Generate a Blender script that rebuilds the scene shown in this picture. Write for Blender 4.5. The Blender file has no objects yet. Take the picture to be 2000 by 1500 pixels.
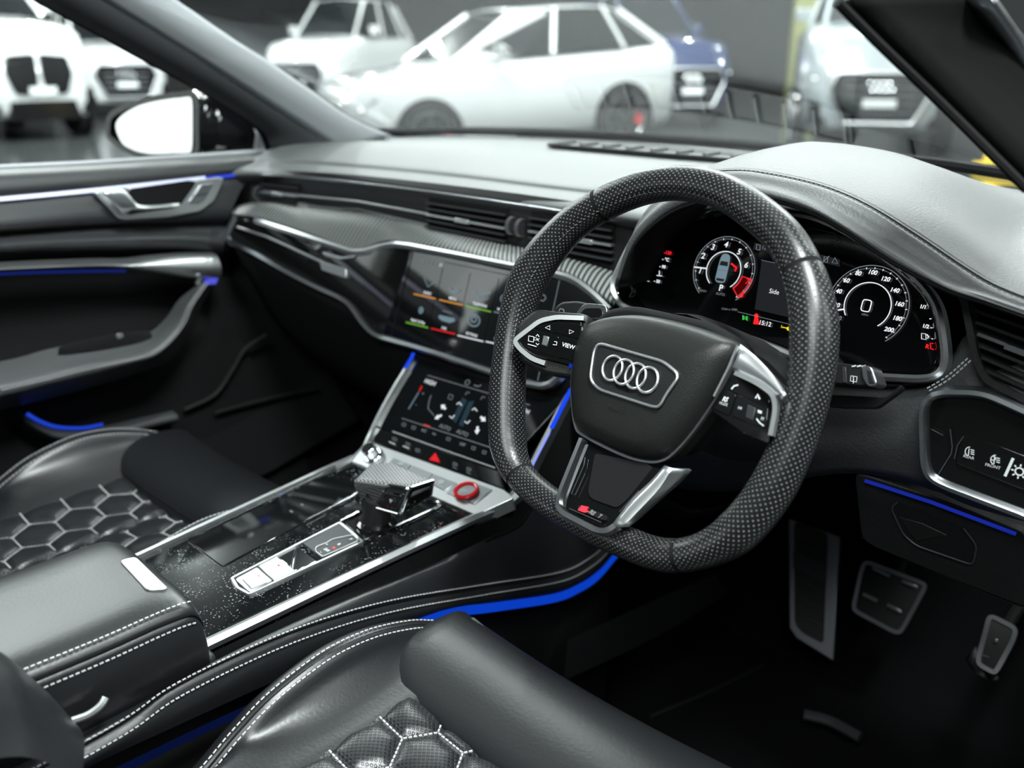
import bpy, bmesh, math, random
from mathutils import Vector as V, Matrix
random.seed(4)
sc = bpy.context.scene
COL = sc.collection
R = math.radians

# ------------------------------------------------------------------ camera, world, lights, exposure
F = 1773.0                                   # focal length in pixels of the 2000 px frame
YAW, PITCH = R(43.3), R(19.8)
cf = V((-math.sin(YAW)*math.cos(PITCH), math.cos(YAW)*math.cos(PITCH), -math.sin(PITCH)))
cr_ = V((math.cos(YAW), math.sin(YAW), 0.0))
cu = cr_.cross(cf)
CAM = V((0.842, -0.693, 1.218))
cam_data = bpy.data.cameras.new('camera')
cam = bpy.data.objects.new('camera', cam_data); COL.objects.link(cam)
cam.matrix_world = Matrix.Translation(CAM) @ Matrix((cr_, cu, -cf)).transposed().to_4x4()
cam_data.sensor_width = 36.0
cam_data.lens = F/2000*36
cam_data.clip_start = 0.02
cam_data.dof.use_dof = True
cam_data.dof.focus_distance = 0.93
cam_data.dof.aperture_fstop = 3.3
sc.camera = cam
sc.view_settings.view_transform = 'Standard'
sc.view_settings.look = 'None'
sc.view_settings.exposure = 0.0
sc.view_settings.gamma = 1.0
sc.view_settings.use_curve_mapping = False
sc.cycles.use_denoising = True
sc.cycles.max_bounces = 6
sc.cycles.diffuse_bounces = 3
sc.cycles.glossy_bounces = 4
sc.cycles.transparent_max_bounces = 8
sc.cycles.sample_clamp_indirect = 6.0
sc.cycles.caustics_reflective = False
sc.cycles.caustics_refractive = False
w = bpy.data.worlds.new('world'); sc.world = w; w.use_nodes = True
w.node_tree.nodes['Background'].inputs[0].default_value = (0.8, 0.92, 0.95, 1)
w.node_tree.nodes['Background'].inputs[1].default_value = 0.03

def area(name, loc, target, sx, sy, power, col=(1, 1, 1)):
    d = bpy.data.lights.new(name, 'AREA'); d.shape = 'RECTANGLE'; d.size = sx; d.size_y = sy
    d.energy = power; d.color = col
    o = bpy.data.objects.new(name, d); COL.objects.link(o); o.location = loc
    o.rotation_euler = (V(target)-V(loc)).to_track_quat('-Z', 'Y').to_euler()
    return o
COOL = (0.93, 1.0, 0.985)
area('unseen_area_light', (-1.3, 3.3, 3.7), (-0.2, 0.5, 1.0), 4.0, 1.3, 205, COOL)        # unseen, added ahead of the windscreen for the dash top
area('unseen_area_light', (1.15, -0.35, 2.9), (0.3, -0.2, 0.7), 0.55, 0.55, 115, COOL)       # unseen, added over the open driver's door for highlights
area('unseen_area_light', (-3.75, 0.15, 3.4), (-0.1, -0.1, 0.75), 2.0, 1.7, 125, COOL)         # unseen, added over the passenger side for metal and armrest sheen
area('unseen_area_light', (1.4, -2.6, 3.6), (0.3, 0.0, 0.9), 1.6, 1.0, 105, COOL)          # unseen, added behind the car to lift the cowl lip
area('unseen_area_light', (3.0, 0.9, 2.8), (0.4, 0.0, 0.9), 0.8, 1.6, 30, COOL)  # unseen area light beside the driver's side
area('unseen_area_light', (-4.0, 6.0, 5.6), (-8.0, 9.5, 0.4), 5.0, 2.0, 1100, COOL)         # over the parked cars
area('unseen_area_light', (-13.0, 4.0, 5.8), (-17.0, 9.0, 0.5), 4.0, 3.0, 1200, COOL)
area('unseen_area_light', (-6.0, 12.0, 5.8), (-8.0, 17.5, 0.5), 5.0, 2.0, 1800, COOL)
area('unseen_area_light', (-7.5, -5.5, 4.8), (-7.8, -9.0, 2.2), 7.0, 1.2, 850, COOL)       # unseen, added to light the white reflector walls at the back
def spot(loc, p):
    d = bpy.data.lights.new('spot_lamp', 'POINT'); d.energy = p; d.shadow_soft_size = .09; d.color = COOL
    o = bpy.data.objects.new('spot_lamp', d); COL.objects.link(o); o.location = loc
for gx_ in range(-22, 3, 4):
    for gy_ in (4, 8, 12.5, 18): spot((gx_+.7*(gy_ % 3), gy_, 5.9), 330)

# ------------------------------------------------------------------ pixels of the survey to points on real planes
def ray(px, py): return cf + cr_*((px-1000)/F) - cu*((py-750)/F)
def X(px, py, x): d = ray(px, py); return CAM + d*((x-CAM.x)/d.x)
def Y(px, py, y): d = ray(px, py); return CAM + d*((y-CAM.y)/d.y)
def Z(px, py, z): d = ray(px, py); return CAM + d*((z-CAM.z)/d.z)
class Plane:
    def __init__(s, o, right, up):
        s.o = V(o); s.r = V(right).normalized(); s.n = s.r.cross(V(up)).normalized(); s.u = s.n.cross(s.r).normalized()
    def off(s, d): return Plane(s.o+s.n*d, s.r, s.u)
    def __call__(s, px, py): d = ray(px, py); return CAM + d*((s.o-CAM).dot(s.n)/d.dot(s.n))
    def at(s, a, b, c=0.0): return s.o + s.r*a + s.u*b + s.n*c
    def map(s, pts): return [s(*p) for p in pts]

# ------------------------------------------------------------------ mesh helpers
ORG = {}
def thing(name, label, cat, loc, group=None):
    o = bpy.data.objects.new(name, None); COL.objects.link(o); o.location = loc
    o.empty_display_size = 0.05; o['label'] = label; o['category'] = cat
    if group: o['group'] = group
    ORG[o.name] = V(loc); return o
def make(name, verts, faces, mat, parent=None, kind=None, smooth=40, uvs=None, label=None, bevel=0):
    org = ORG[parent.name] if parent else V((0, 0, 0))
    if parent is None and verts:
        lo = [min(v[i] for v in verts) for i in range(3)]; hi = [max(v[i] for v in verts) for i in range(3)]
        org = V(((lo[0]+hi[0])/2, (lo[1]+hi[1])/2, lo[2]))
    me = bpy.data.meshes.new(name)
    me.from_pydata([tuple(V(v)-org) for v in verts], [], faces)
    if uvs:
        l = me.uv_layers.new(name='uv')
        for poly in me.polygons:
            for k, li in enumerate(poly.loop_indices): l.data[li].uv = uvs[poly.index][k]
    bm = bmesh.new(); bm.from_mesh(me)
    bmesh.ops.recalc_face_normals(bm, faces=bm.faces)
    bm.to_mesh(me); bm.free()
    for p in me.polygons: p.use_smooth = smooth > 0
    if smooth: me.set_sharp_from_angle(angle=R(smooth))
    if mat: me.materials.append(mat)
    o = bpy.data.objects.new(name, me); COL.objects.link(o)
    if parent: o.parent = parent
    else: o.location = org
    ORG[o.name] = org
    if kind: o['kind'] = kind
    if label: o['label'] = label
    if bevel:
        m = o.modifiers.new('bevel', 'BEVEL'); m.width = bevel; m.segments = 2; m.limit_method = 'ANGLE'; m.angle_limit = R(35)
    return o
def crom(pts, n, cyc=False):
    """Catmull-Rom resample: n points per span"""
    out = []; N = len(pts); pts = [V(p) for p in pts]
    for i in range(N if cyc else N-1):
        if cyc: a, b, c, d = pts[(i-1) % N], pts[i], pts[(i+1) % N], pts[(i+2) % N]
        else:
            b, c = pts[i], pts[i+1]
            a = pts[i-1] if i else b*2-c
            d = pts[i+2] if i+2 < N else c*2-b
        for k in range(n):
            t = k/n; t2 = t*t; t3 = t2*t
            out.append(0.5*((2*b)+(c-a)*t+(2*a-5*b+4*c-d)*t2+(3*b-a-3*c+d)*t3))
    if not cyc: out.append(pts[-1])
    return out
def even(pts, step, cyc=False):
    """resample a polyline at equal steps"""
    P = [V(p) for p in pts]+([V(pts[0])] if cyc else [])
    L = [0]
    for a, b in zip(P, P[1:]): L.append(L[-1]+(b-a).length)
    n = max(2, round(L[-1]/step)); out = []; j = 0
    for k in range(n if cyc else n+1):
        s = L[-1]*k/n
        while j < len(P)-2 and L[j+1] < s: j += 1
        t = (s-L[j])/max(1e-9, L[j+1]-L[j]); out.append(P[j].lerp(P[j+1], min(1, t)))
    return out
def rnd(pts, r, n=4, cyc=True):
    """round the corners of a polygon"""
    out = []; N = len(pts)
    for i in range(N):
        p = V(pts[i])
        if not cyc and i in (0, N-1): out.append(p); continue
        a, b = V(pts[i-1])-p, V(pts[(i+1) % N])-p
        ra, rb = min(r, a.length*.45), min(r, b.length*.45)
        A, B = p+a.normalized()*ra, p+b.normalized()*rb
        for k in range(n+1):
            t = k/n; out.append(A*(1-t)**2+p*2*t*(1-t)+B*t*t)
    return out
def prism(pts, n, th):
    """polygon extruded by th along -n"""
    N = len(pts); v = [V(p) for p in pts]+[V(p)-n*th for p in pts]
    f = [list(range(N)), list(range(2*N-1, N-1, -1))]+[[i, N+i, N+(i+1) % N, (i+1) % N] for i in range(N)]
    return v, f
def plate(name, pts, n, th, mat, parent=None, bevel=0.0008, **k):
    v, f = prism(pts, n, th); return make(name, v, f, mat, parent, bevel=bevel, **k)
def dome(name, pts, n, rise, th, mat, parent=None, steps=((0, 0), (.04, .35), (.1, .6), (.25, .82), (.5, .95), (.8, 1.0)), **k):
    """a cushion-topped plate: outline stepped inwards and up"""
    c = sum((V(p) for p in pts), V((0, 0, 0)))/len(pts); N = len(pts); v = [V(p)-n*th for p in pts]; f = []
    for s, h in steps:
        v += [V(p).lerp(c, s)+n*(rise*h) for p in pts]
    v.append(c+n*rise); rings = len(steps)+1
    for q in range(rings-1):
        for i in range(N):
            j = (i+1) % N; f.append([q*N+i, q*N+j, (q+1)*N+j, (q+1)*N+i])
    for i in range(N): f.append([(rings-1)*N+i, (rings-1)*N+(i+1) % N, len(v)-1])
    f.append(list(range(N-1, -1, -1)))
    return make(name, v, f, mat, parent, **k)
def ringplate(name, pts, n, wd, th, mat, parent=None, **k):
    """frame: outline minus outline offset inwards by wd (towards centre)"""
    N = len(pts); c = sum((V(p) for p in pts), V((0, 0, 0)))/N
    inner = []
    for i in range(N):
        p = V(pts[i]); t = (V(pts[(i+1) % N])-V(pts[i-1])).normalized(); m = t.cross(n)
        if m.dot(c-p) < 0: m = -m
        inner.append(p+m*wd)
    v = [V(p) for p in pts]+inner+[V(p)-n*th for p in pts]+[p-n*th for p in inner]; f = []
    for i in range(N):
        j = (i+1) % N
        f += [[i, j, N+j, N+i], [2*N+i, 3*N+i, 3*N+j, 2*N+j], [i, 2*N+i, 2*N+j, j], [N+i, N+j, 3*N+j, 3*N+i]]
    return make(name, v, f, mat, parent, **k)
def sweep_data(pts, prof, N=None, cyc=False, closed_prof=True, scale=None):
    pts = [V(p) for p in pts]; n = len(pts); m = len(prof); v = []; f = []; uv = []
    nor = V(N) if N is not None else None; s = 0; S = []
    pl = 0; PL = [0]
    for i in range(m):
        a, b = prof[i], prof[(i+1) % m]; pl += math.hypot(b[0]-a[0], b[1]-a[1]); PL.append(pl)
    for i in range(n):
        a = pts[i-1] if (i or cyc) else pts[i]; b = pts[(i+1) % n] if (i < n-1 or cyc) else pts[i]
        t = (b-a).normalized()
        if N is None:
            if nor is None: nor = V((0, 0, 1)) if abs(t.z) < .9 else V((0, 1, 0))
            nn = (nor-t*nor.dot(t)).normalized(); nor = nn
        else: nn = (nor-t*nor.dot(t)).normalized()
        bb = t.cross(nn); sc_ = scale[i] if scale else 1
        if i: s += (pts[i]-pts[i-1]).length
        S.append(s)
        for (x, y) in prof: v.append(pts[i]+bb*(x*sc_)+nn*(y*sc_))
    tot = S[-1]+((pts[0]-pts[-1]).length if cyc else 0)
    for i in range(n if cyc else n-1):
        j = (i+1) % n; s0 = S[i]; s1 = S[j] if j else tot
        for k in range(m if closed_prof else m-1):
            l = (k+1) % m
            f.append([i*m+k, j*m+k, j*m+l, i*m+l]); uv.append([(s0, PL[k]), (s1, PL[k]), (s1, PL[k+1]), (s0, PL[k+1])])
    if not cyc and closed_prof:
        f.append(list(range(m-1, -1, -1))); uv.append([(0, 0)]*m)
        f.append([(n-1)*m+k for k in range(m)]); uv.append([(0, 0)]*m)
    return v, f, uv
def sweep(name, pts, prof, mat, parent=None, N=None, cyc=False, scale=None, **k):
    v, f, uv = sweep_data(pts, prof, N, cyc, True, scale)
    return make(name, v, f, mat, parent, uvs=uv, **k)
def circ(r, n=8, ry=None): return [(r*math.cos(2*math.pi*i/n), (ry or r)*math.sin(2*math.pi*i/n)) for i in range(n)]
def rectp(w_, h, y0=0): return [(-w_/2, y0), (w_/2, y0), (w_/2, y0+h), (-w_/2, y0+h)]
def tube(name, pts, r, mat, parent=None, n=8, **k): return sweep(name, pts, circ(r, n), mat, parent, **k)
def loft(name, rows, mat, parent=None, n=6, m=4, thick=0.0, smooth=60, straight=False, **k):
    """grid through rows of equal length; n per span along a row, m per span across rows"""
    if n > 1: rows = [crom(r, n) for r in rows]
    cols = list(zip(*rows))
    if m > 1 and not straight: cols = [crom(c, m) for c in cols]
    rows = list(zip(*cols)); a, b = len(rows), len(rows[0])
    v = [p for r in rows for p in r]; f = []; uv = []
    U = [0]; W = [0]
    mid = rows[a//2]
    for i in range(1, b): U.append(U[-1]+(mid[i]-mid[i-1]).length)
    for i in range(1, a): W.append(W[-1]+(rows[i][b//2]-rows[i-1][b//2]).length)
    for i in range(a-1):
        for j in range(b-1):
            f.append([i*b+j, i*b+j+1, (i+1)*b+j+1, (i+1)*b+j])
            uv.append([(U[j], W[i]), (U[j+1], W[i]), (U[j+1], W[i+1]), (U[j], W[i+1])])
    o = make(name, v, f, mat, parent, smooth=smooth, uvs=uv, **k)
    if thick:
        q = o.modifiers.new('solid', 'SOLIDIFY'); q.thickness = abs(thick); q.offset = -1 if thick > 0 else 1
    return o
def merge(parts):
    v = []; f = []
    for a, b in parts:
        k = len(v); v += a; f += [[i+k for i in q] for q in b]
    return v, f
def boxd(c, sx, sy, sz, M=None):
    v = [V((x*sx/2, y*sy/2, z*sz/2)) for x in (-1, 1) for y in (-1, 1) for z in (-1, 1)]
    if M is not None: v = [M @ p for p in v]
    v = [V(c)+p for p in v]
    return v, [[0, 1, 3, 2], [4, 6, 7, 5], [0, 4, 5, 1], [2, 3, 7, 6], [0, 2, 6, 4], [1, 5, 7, 3]]
def bar(a, b, wd, th, n):
    """a bar from a to b, wd across, th thick along n"""
    t = (V(b)-V(a)).normalized(); s = t.cross(n).normalized()*wd/2
    return prism([V(a)-s, V(b)-s, V(b)+s, V(a)+s], n, th)
def frame_m(pl): return Matrix((pl.r, pl.u, pl.n)).transposed()
def stitch(name, pts, mat, parent, N, ln=.0034, gap=.0018, wd=.0011):
    """a row of thread stitches lying on a line"""
    P = even(pts, ln+gap); parts = []
    for a, b in zip(P, P[1:]):
        q = a.lerp(b, ln/(ln+gap)); n = N(a.lerp(b, .5)) if callable(N) else V(N)
        v, f = bar(a, q, wd, wd, n); parts.append(([p+n*wd*.7 for p in v], f))
    return make(name, *merge(parts), mat, parent, kind='stuff', smooth=0)
def text(s, p, size, pl, mat, parent, shear=0.0, rot=0.0, name='lettering', ext=0.0, bold=0.0, spacing=1.0):
    c = bpy.data.curves.new(name, 'FONT'); c.body = s; c.size = size; c.align_x = 'CENTER'; c.align_y = 'CENTER'
    c.shear = shear; c.extrude = ext; c.offset = bold; c.space_character = spacing; c.resolution_u = 3
    c.materials.append(mat)
    o = bpy.data.objects.new(name, c); COL.objects.link(o); o.parent = parent
    o.matrix_local = Matrix.Translation(p-ORG[parent.name]) @ frame_m(pl).to_4x4() @ Matrix.Rotation(rot, 4, 'Z')
    ORG[o.name] = V(p); return o
def ptext(s, px, py, hpx, pl, mat, parent, **k):
    """lettering centred on a surveyed spot, cap height in survey pixels"""
    p = pl(px, py); d = (p-CAM).dot(cf)
    return text(s, p, hpx*d/F/.70, pl, mat, parent, **k)
def line(name, pts, wd, mat, parent, n, th=.0004, cyc=False):
    return sweep(name, pts, rectp(wd, th), mat, parent, N=n, cyc=cyc, smooth=0)
def arc(pl, c, r, a0, a1, n=40, ry=None):
    return [pl.at(0, 0)+(c-pl.o)+pl.r*(r*math.sin(R(a0+(a1-a0)*i/n)))+pl.u*((ry or r)*math.cos(R(a0+(a1-a0)*i/n))) for i in range(n+1)]

# ------------------------------------------------------------------ materials
def mat(name, col, rough=.5, metal=0.0, bump=0.0, bscale=400, emit=None, es=0.0, coat=0.0, spec=.5, detail=3):
    m = bpy.data.materials.new(name); m.use_nodes = True; nt = m.node_tree; b = nt.nodes['Principled BSDF']
    b.inputs['Base Color'].default_value = (*col, 1); b.inputs['Roughness'].default_value = rough
    b.inputs['Metallic'].default_value = metal; b.inputs['Coat Weight'].default_value = coat
    b.inputs['Coat Roughness'].default_value = .03; b.inputs['Specular IOR Level'].default_value = spec
    if emit: b.inputs['Emission Color'].default_value = (*emit, 1); b.inputs['Emission Strength'].default_value = es
    if bump:
        tc = nt.nodes.new('ShaderNodeTexCoord'); nz = nt.nodes.new('ShaderNodeTexVoronoi' if detail == 0 else 'ShaderNodeTexNoise')
        nz.inputs['Scale'].default_value = bscale
        if detail: nz.inputs['Detail'].default_value = detail
        nt.links.new(tc.outputs['Object'], nz.inputs['Vector'])
        bp = nt.nodes.new('ShaderNodeBump'); bp.inputs['Strength'].default_value = bump; bp.inputs['Distance'].default_value = .001
        nt.links.new(nz.outputs[0], bp.inputs['Height']); nt.links.new(bp.outputs[0], b.inputs['Normal'])
    return m
def node(nt, t, **k):
    n = nt.nodes.new(t)
    for a, b in k.items(): setattr(n, a, b)
    return n
def math_(nt, op, a, b=None):
    n = node(nt, 'ShaderNodeMath', operation=op)
    for i, x in enumerate((a, b)):
        if x is None: continue
        if isinstance(x, (int, float)): n.inputs[i].default_value = x
        else: nt.links.new(x, n.inputs[i])
    return n.outputs[0]
def perforated(name, col, hole, pitch, rad, rough=.35):
    """leather with a staggered grid of punched holes, laid out in the surface's own uv in metres"""
    m = mat(name, col, rough); nt = m.node_tree; b = nt.nodes['Principled BSDF']
    uv = node(nt, 'ShaderNodeUVMap'); sp = node(nt, 'ShaderNodeSeparateXYZ'); nt.links.new(uv.outputs[0], sp.inputs[0])
    d = []
    for o in (0.0, .5):
        q = []
        for ax, k in ((0, 1.0), (1, 1.0)):
            s = math_(nt, 'ADD', math_(nt, 'MULTIPLY', sp.outputs[ax], 1/pitch), o)
            q.append(math_(nt, 'SUBTRACT', math_(nt, 'FRACT', s), .5))
        d.append(math_(nt, 'SQRT', math_(nt, 'ADD', math_(nt, 'MULTIPLY', q[0], q[0]), math_(nt, 'MULTIPLY', q[1], q[1]))))
    dist = math_(nt, 'MINIMUM', d[0], d[1])
    mr = node(nt, 'ShaderNodeMapRange'); nt.links.new(dist, mr.inputs[0])
    mr.inputs[1].default_value = rad/pitch*.75; mr.inputs[2].default_value = rad/pitch*1.25
    mx = node(nt, 'ShaderNodeMix', data_type='RGBA'); nt.links.new(mr.outputs[0], mx.inputs[0])
    mx.inputs[6].default_value = (*hole, 1); mx.inputs[7].default_value = (*col, 1)
    nt.links.new(mx.outputs[2], b.inputs['Base Color'])
    bp = node(nt, 'ShaderNodeBump'); bp.inputs['Strength'].default_value = .9; bp.inputs['Distance'].default_value = .0006
    nt.links.new(mr.outputs[0], bp.inputs['Height']); nt.links.new(bp.outputs[0], b.inputs['Normal'])
    return m
def ribbed(name, c0, c1, pitch, rough=.3):
    m = mat(name, c0, rough); nt = m.node_tree; b = nt.nodes['Principled BSDF']
    uv = node(nt, 'ShaderNodeUVMap'); sp = node(nt, 'ShaderNodeSeparateXYZ'); nt.links.new(uv.outputs[0], sp.inputs[0])
    s = math_(nt, 'ADD', math_(nt, 'MULTIPLY', math_(nt, 'SINE', math_(nt, 'MULTIPLY', sp.outputs[0], 2*math.pi/pitch)), .5), .5)
    mx = node(nt, 'ShaderNodeMix', data_type='RGBA'); nt.links.new(s, mx.inputs[0])
    mx.inputs[6].default_value = (*c0, 1); mx.inputs[7].default_value = (*c1, 1); nt.links.new(mx.outputs[2], b.inputs['Base Color'])
    bp = node(nt, 'ShaderNodeBump'); bp.inputs['Strength'].default_value = .6; bp.inputs['Distance'].default_value = .001
    nt.links.new(s, bp.inputs['Height']); nt.links.new(bp.outputs[0], b.inputs['Normal'])
    return m
def dusty(name, col):
    """glossy black lacquer with specks of dust"""
    m = mat(name, col, .06); nt = m.node_tree; b = nt.nodes['Principled BSDF']
    tc = node(nt, 'ShaderNodeTexCoord'); vo = node(nt, 'ShaderNodeTexVoronoi'); vo.inputs['Scale'].default_value = 400
    nt.links.new(tc.outputs['Object'], vo.inputs['Vector'])
    nz = node(nt, 'ShaderNodeTexNoise'); nz.inputs['Scale'].default_value = 22; nt.links.new(tc.outputs['Object'], nz.inputs['Vector'])
    th = math_(nt, 'MULTIPLY', math_(nt, 'SUBTRACT', nz.outputs[0], .30), 1.0)
    s = math_(nt, 'LESS_THAN', vo.outputs[0], th)
    rs = math_(nt, 'LESS_THAN', math_(nt, 'FRACT', math_(nt, 'MULTIPLY', vo.outputs['Color'], 7.0)), .5)
    k = math_(nt, 'MULTIPLY', math_(nt, 'MULTIPLY', s, rs), .5)
    mx = node(nt, 'ShaderNodeMix', data_type='RGBA'); nt.links.new(k, mx.inputs[0])
    mx.inputs[6].default_value = (*col, 1); mx.inputs[7].default_value = (.45, .5, .5, 1); nt.links.new(mx.outputs[2], b.inputs['Base Color'])
    return m
def glassy(name, tint, refl=1.0):
    m = bpy.data.materials.new(name); m.use_nodes = True; nt = m.node_tree; nt.nodes.remove(nt.nodes['Principled BSDF'])
    out = nt.nodes['Material Output']; tr = node(nt, 'ShaderNodeBsdfTransparent'); tr.inputs[0].default_value = (*tint, 1)
    gl = node(nt, 'ShaderNodeBsdfGlossy'); gl.inputs['Roughness'].default_value = .01
    fr = node(nt, 'ShaderNodeFresnel'); fr.inputs[0].default_value = 1.45
    mx = node(nt, 'ShaderNodeMixShader'); nt.links.new(math_(nt, 'MULTIPLY', fr.outputs[0], refl), mx.inputs[0])
    nt.links.new(tr.outputs[0], mx.inputs[1]); nt.links.new(gl.outputs[0], mx.inputs[2]); nt.links.new(mx.outputs[0], out.inputs[0])
    return m
def glow(name, col, s): return mat(name, (0, 0, 0), .6, emit=col, es=s, spec=0)

LEATHER = mat('black leather', (.009, .0102, .0095), .42, bump=.25, bscale=700, spec=.32)
LEATHER2 = mat('smooth black leather', (.010, .0108, .012), .36, bump=.15, bscale=260)
PADM = mat('brightened dash padding', (.122, .129, .130), .5, bump=.35, bscale=900)  # black padding greyed, so its colour carries light on the dash top
HOODM = mat('brightened cowl leather', (.092, .094, .096), .5, bump=.6, bscale=420)  # black leather greyed, light on the cowl put into its colour
PLASTIC = mat('black plastic', (.008, .0085, .009), .5, bump=.3, bscale=600, spec=.35)
SOFT = mat('matt black plastic', (.004, .004, .0045), .8, spec=.2)
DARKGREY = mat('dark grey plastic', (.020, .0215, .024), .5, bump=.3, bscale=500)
PIANO = mat('piano black', (.004, .0045, .0045), .04, coat=.4)
DUSTY = dusty('dusty piano black', (.004, .0045, .005))
ALU = mat('satin aluminium', (.72, .74, .75), .38, 1.0)
ALUD = mat('dark satin aluminium', (.42, .44, .46), .3, 1.0)
PEDALM = mat('dark pedal steel', (.34, .345, .36), .4, 1.0)  # darker metal than the trim aluminium
CHROME = mat('chrome', (.88, .9, .91), .08, 1.0)
SCREEN = mat('display glass', (.003, .0035, .004), .05, coat=.3)
CARPET = mat('black carpet', (.0045, .0045, .005), .95, bump=.8, bscale=500, spec=.05)
RUBBER = mat('rubber', (.01, .01, .01), .7)
RIM = perforated('perforated rim leather', (.007, .0075, .0078), (.12, .125, .125), .0056, .0008, .33)
SEATPERF = perforated('perforated seat leather', (.014, .015, .017), (.001, .001, .001), .0056, .0011, .36)
RIBS = ribbed('ribbed trim', (.008, .009, .009), (.24, .25, .245), .0085, .25)
KNOBM = ribbed('knurled grip', (.03, .03, .032), (.10, .105, .11), .003, .4)
THREAD = mat('grey thread', (.42, .43, .44), .7)
DTHREAD = mat('dark grey thread', (.12, .125, .13), .7)
PILLAR = mat('grey pillar cloth', (.40, .415, .44), .8, bump=.3, bscale=900)
PILLARD = mat('dark pillar trim', (.035, .037, .041), .7)
BLUE = glow('blue light', (.012, .07, .9), 1.0)
BLUEHOT = glow('blue white light', (.25, .32, 1.0), 1.2)
WHITE = glow('white display', (.9, .95, 1), 1.0)
DIM = glow('dim display', (.6, .68, .72), .35)
RED = glow('red display', (1, .02, .025), 1.0)
GREEN = glow('green display', (.05, .6, .08), .9)
LIME = glow('lime display', (.25, .7, .05), .8)
ORANGE = glow('orange display', (1, .42, .06), .9)
YELLOW = glow('yellow display', (1, .8, .02), 1.0)
ICEB = glow('pale blue display', (.28, .42, .5), .6)
DARKG = glow('dark grey display', (.016, .018, .021), 1.0)
PRINT = mat('white print', (.6, .62, .63), .6)
PRINTD = mat('black print', (.004, .004, .004), .6)
PRINTR = mat('red print', (.7, .02, .04), .5)
GLASS = glassy('clear glass', (.95, .98, .97), .32)
MIRROR = mat('mirror', (.95, .96, .96), .02, 1.0)
BLACKPAINT = mat('black car paint', (.004, .004, .005), .05, coat=1.0)

# ------------------------------------------------------------------ showroom
def struct(o): o['kind'] = 'structure'; return o
FLOORM = mat('polished showroom floor', (.05, .054, .055), .16, spec=.6)
WALLM = mat('grey showroom wall', (.04, .042, .042), .8)
WALLW = mat('white reflector wall', (.86, .87, .87), .8)
CEILM = mat('dark showroom ceiling', (.04, .042, .042), .9)
def slab(name, lo, hi, m):
    c = [(a+b)/2 for a, b in zip(lo, hi)]; v, f = boxd(c, *[b-a for a, b in zip(lo, hi)])
    return struct(make(name, v, f, m, smooth=0))
slab('floor', (-34, -16, -.1), (14, 34, 0), FLOORM)
slab('wall_front', (-34, 34, 0), (14, 34.3, 6.2), WALLM)
slab('wall_left', (-34.3, -16, 0), (-34, 34, 6.2), WALLM)
slab('wall_reflector', (-14, -9.3, 0), (-7.6, -9.0, 4.9), WALLW); slab('wall_reflector_low', (-7.6, -9.3, 0), (-2.5, -9.0, 2.4), WALLW)      # added white reflector walls, sized for reflections in door mirror and fascia
slab('ceiling', (-34, -16, 6.2), (14, 34, 6.4), CEILM)

# ------------------------------------------------------------------ wind screen, side window, pillars
WB = [V((-.80, .52, 1.05)), V((-.60, .70, 1.055)), V((-.26, .78, 1.06)), V((.10, .76, 1.06)), V((.42, .68, 1.058)), V((.70, .52, 1.05))]
WT = [V((-.60, -.12, 1.34)), V((-.45, -.07, 1.36)), V((-.2, -.03, 1.37)), V((.08, -.03, 1.37)), V((.32, -.07, 1.36)), V((.50, -.12, 1.34))]
struct(loft('window_1', [WB, [a.lerp(b, .5)+V((0, .015, .02)) for a, b in zip(WB, WT)], WT], GLASS, n=4, m=4))
sg = [X(-260, 345, -.775), X(520, 296, -.775), X(395, 196, -.735), X(250, 100, -.70), X(160, 40, -.68), X(-260, -60, -.66)]
struct(loft('window_2', [[sg[0], sg[0].lerp(sg[1], .5), sg[1]], [sg[5].lerp(sg[0], .5), sg[3].lerp(sg[0], .55), sg[2]], [sg[5], sg[4], sg[3]]], GLASS, n=3, m=3))
t = thing('pillar_trim', 'grey cloth pillar between the door mirror and the windscreen', 'pillar', X(600, 290, -.69))
dk = [[X(-480, -300, -.585), X(-60, -78, -.63), X(234, 83, -.67), X(338, 140, -.69), X(420, 186, -.71), X(507, 246, -.73), X(530, 292, -.74)],
      [X(-300, -285, -.565), X(110, -58, -.615), X(346, 83, -.655), X(400, 118, -.665), X(500, 183, -.685), X(600, 248, -.705), X(655, 288, -.715)]]
loft('side_face', dk, PILLARD, t, n=4, m=2, thick=.012)
lg = [dk[1],
      [X(-215, -285, -.555), X(190, -58, -.605), X(405, 83, -.645), X(470, 122, -.656), X(560, 178, -.674), X(645, 232, -.69), X(715, 277, -.70)],
      [X(-160, -270, -.57), X(235, -58, -.62), X(455, 83, -.655), X(520, 124, -.667), X(600, 178, -.682), X(680, 232, -.695), X(758, 264, -.70)]]
loft('front_face', lg, PILLAR, t, n=4, m=3, thick=.012)
tube('glass_seal', crom([X(238, -60, -.63), X(458, 81, -.665), X(523, 122, -.677), X(603, 176, -.692), X(683, 230, -.705), X(752, 262, -.71)], 4), .005, SOFT, t)
tube('side_seal', crom([X(-64, -80, -.64), X(230, 83, -.68), X(334, 141, -.70), X(416, 187, -.72), X(503, 247, -.74), X(526, 292, -.75)], 4), .007, SOFT, t)
BLK = mat('flock black', (.003, .003, .003), .95, spec=.1)
t = thing('pillar_trim', 'black pillar with a pale edge at the corner above the yellow barrier foot', 'pillar', X(1990, 380, .66))
rp = [[X(1640, 5, .52), X(1718, 83, .54), X(1850, 210, .58), X(2010, 368, .64), X(2080, 440, .67)],
      [X(1760, -10, .54), X(1850, 83, .56), X(1960, 210, .60), X(2090, 350, .66), X(2140, 420, .69)],
      [X(1870, -20, .56), X(1950, 83, .58), X(2040, 200, .62), X(2140, 330, .67), X(2190, 400, .70)]]
loft('front_face', rp, BLK, t, n=4, m=3, thick=.012)
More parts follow.
